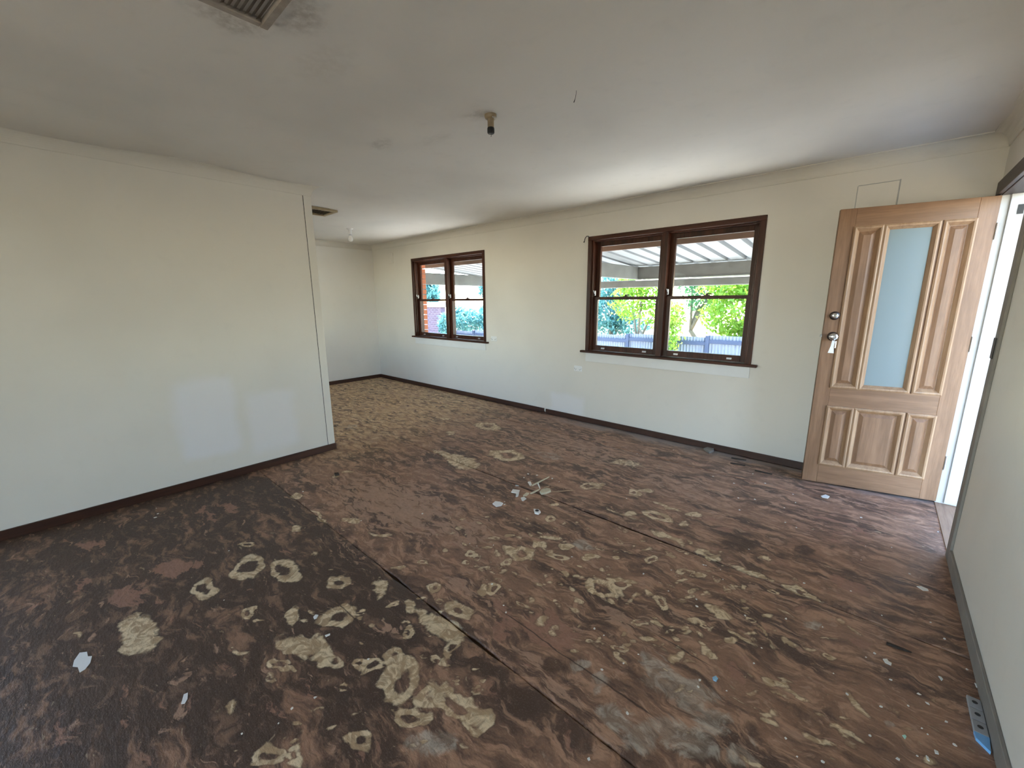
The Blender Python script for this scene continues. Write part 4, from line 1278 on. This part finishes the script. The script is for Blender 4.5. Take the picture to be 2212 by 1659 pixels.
# ------------------------------------------------------------------ trees and shrubs
def plant(name, label, cat, loc, h, trunk_h, crown, mat, leaf, n, seed, stems=1, trunk_r=0.09, group=None):
    """crown: list of (dx, dy, z, rx, ry, rz) leaf clouds above the ground point"""
    rr = np.random.default_rng(seed)
    t = empty(name, (loc[0], loc[1], GZ))
    tag(t, label, cat, group)
    for k in range(stems):
        m = MB()
        bx_, by_ = rr.uniform(-.12, .12, 2)*(stems > 1)
        pts = [(bx_, by_, 0)]
        for q in range(1, 6):
            pts.append((bx_+rr.uniform(-.07, .07)*q*(1+stems*.4), by_+rr.uniform(-.07, .07)*q, trunk_h*q/5))
        m.tube(pts, [trunk_r*(1-.12*q) for q in range(6)], 8)
        top = Vector(pts[-1])
        for (dx, dy, z, rx, ry, rz) in crown:
            m.tube([Vector(pts[3]), (Vector(pts[3])+Vector((dx, dy, z)))/2+Vector((0, 0, .15)), Vector((dx, dy, z))], [trunk_r*.5, trunk_r*.35, trunk_r*.15], 6)
        m.build('trunk', M_bark, t, smooth=True)
    tot = sum(c[3]*c[4]*c[5] for c in crown)
    V, Fc = [], []
    for (dx, dy, z, rx, ry, rz) in crown:
        k = int(n*rx*ry*rz/tot)
        d = rr.normal(size=(k, 3)); d /= np.linalg.norm(d, axis=1)[:, None]
        r = rr.uniform(0.25, 1.0, k)**0.6
        # leaves gather in sprays
        P = d*r[:, None]*np.array([rx, ry, rz])+np.array([dx, dy, z])
        P += rr.normal(size=(k, 3))*0.05
        for q in P:
            a = rr.normal(size=3); a /= np.linalg.norm(a)
            b = np.cross(a, rr.normal(size=3)); b /= np.linalg.norm(b)
            a[2] -= 0.5; a /= np.linalg.norm(a)
            s_ = leaf*rr.uniform(.6, 1.3)
            i = len(V)
            V += [q-a*s_*.5, q+b*s_*.26, q+a*s_*.5, q-b*s_*.26]
            Fc.append((i, i+1, i+2, i+3))
    me = bpy.data.meshes.new('foliage')
    me.from_pydata([tuple(v) for v in V], [], Fc)
    me.materials.append(mat)
    o = bpy.data.objects.new('foliage', me)
    col.objects.link(o)
    o.parent = t
    o['kind'] = 'stuff'
    return t

def cl(*a): return list(a)
plant('leafy_tree', 'bright green leafy tree rising over the fence behind the patio beams', 'tree', (-3.1, 13.4), 4, 1.6,
      cl((0, 0, 2.1, 1.1, .8, .9), (.7, -.2, 2.9, .9, .7, .8), (-.5, .2, 3.0, .8, .7, .7), (.5, 0, 1.5, .9, .5, .5)), M_leaf_a, .15, 5200, 1)
plant('leafy_tree', 'tall green tree with a dark forked trunk beyond the fence', 'tree', (-4.9, 15.6), 4, 2.2,
      cl((.3, 0, 2.6, .9, .8, .8), (-.4, .2, 3.4, 1.0, .8, .7), (.8, 0, 3.3, .8, .7, .7)), M_leaf_b, .15, 3200, 2, trunk_r=.12)
plant('leafy_tree', 'yellow green tree at the left half of the big window view, over the fence', 'tree', (-5.9, 13.0), 4, 1.6,
      cl((0, 0, 3.1, .9, .7, .7), (.5, .1, 2.1, .6, .5, .6), (-.4, 0, 2.4, .7, .5, .7)), M_leaf_a, .14, 3000, 3)
plant('leafy_tree', 'blue green feathery tree past the fence rail', 'tree', (-8.3, 15.2), 4, 1.6,
      cl((0, 0, 1.9, 1.0, .7, .9), (.3, 0, 3.0, .9, .7, .7), (.9, 0, 1.5, .9, .5, .5)), M_leaf_c, .17, 4200, 4)
plant('climbing_shrub', 'bright shrub spilling over the near side of the fence', 'shrub', (-4.45, 11.7), 2, 1.0,
      cl((0, 0, 1.35, .32, .2, .7), (.05, 0, 2.0, .4, .3, .4), (-.15, -.05, .8, .25, .2, .5)), M_leaf_a, .11, 1700, 5, trunk_r=.03)
plant('leafy_tree', 'dense green tree beyond the fence near the door end of the garden', 'tree', (-1.0, 15.6), 4, 1.8,
      cl((0, 0, 2.3, 1.2, .8, 1.0), (-.5, 0, 3.2, 1.1, .8, .8), (-.6, -.3, 1.7, .8, .6, .6)), M_leaf_b, .15, 3800, 6)
plant('garden_shrub', 'wide blue green shrub with upright spears above the fence in the far window', 'shrub', (-15.0, 13.5), 2, .9,
      cl((0, 0, 1.5, 1.3, .7, .55), (1.6, 0, 1.6, .8, .6, .7), (-.6, 0, 1.8, .5, .4, .5)), M_leaf_c, .2, 2600, 7, trunk_r=.05)
plant('leafy_tree', 'thin blue green tree standing alone against the white sky in the far window', 'tree', (-16.3, 16.2), 4, 2.3,
      cl((0, 0, 3.1, .55, .5, .6), (.15, 0, 2.5, .35, .3, .4)), M_leaf_c, .17, 1100, 8, trunk_r=.05)
plant('spiky_tree', 'blue spiky tree above the brick outbuilding', 'tree', (-17.2, 12.9), 4, 2.4,
      cl((0, 0, 3.0, .65, .5, .55), (.25, 0, 2.6, .4, .4, .3)), M_leaf_c, .26, 1400, 9, trunk_r=.06)
plant('garden_shrub', 'small green shrub beside the brick outbuilding wall', 'shrub', (-13.0, 10.5), 2, .7,
      cl((0, 0, 1.5, .28, .25, .5),), M_leaf_c, .13, 700, 10, trunk_r=.03)
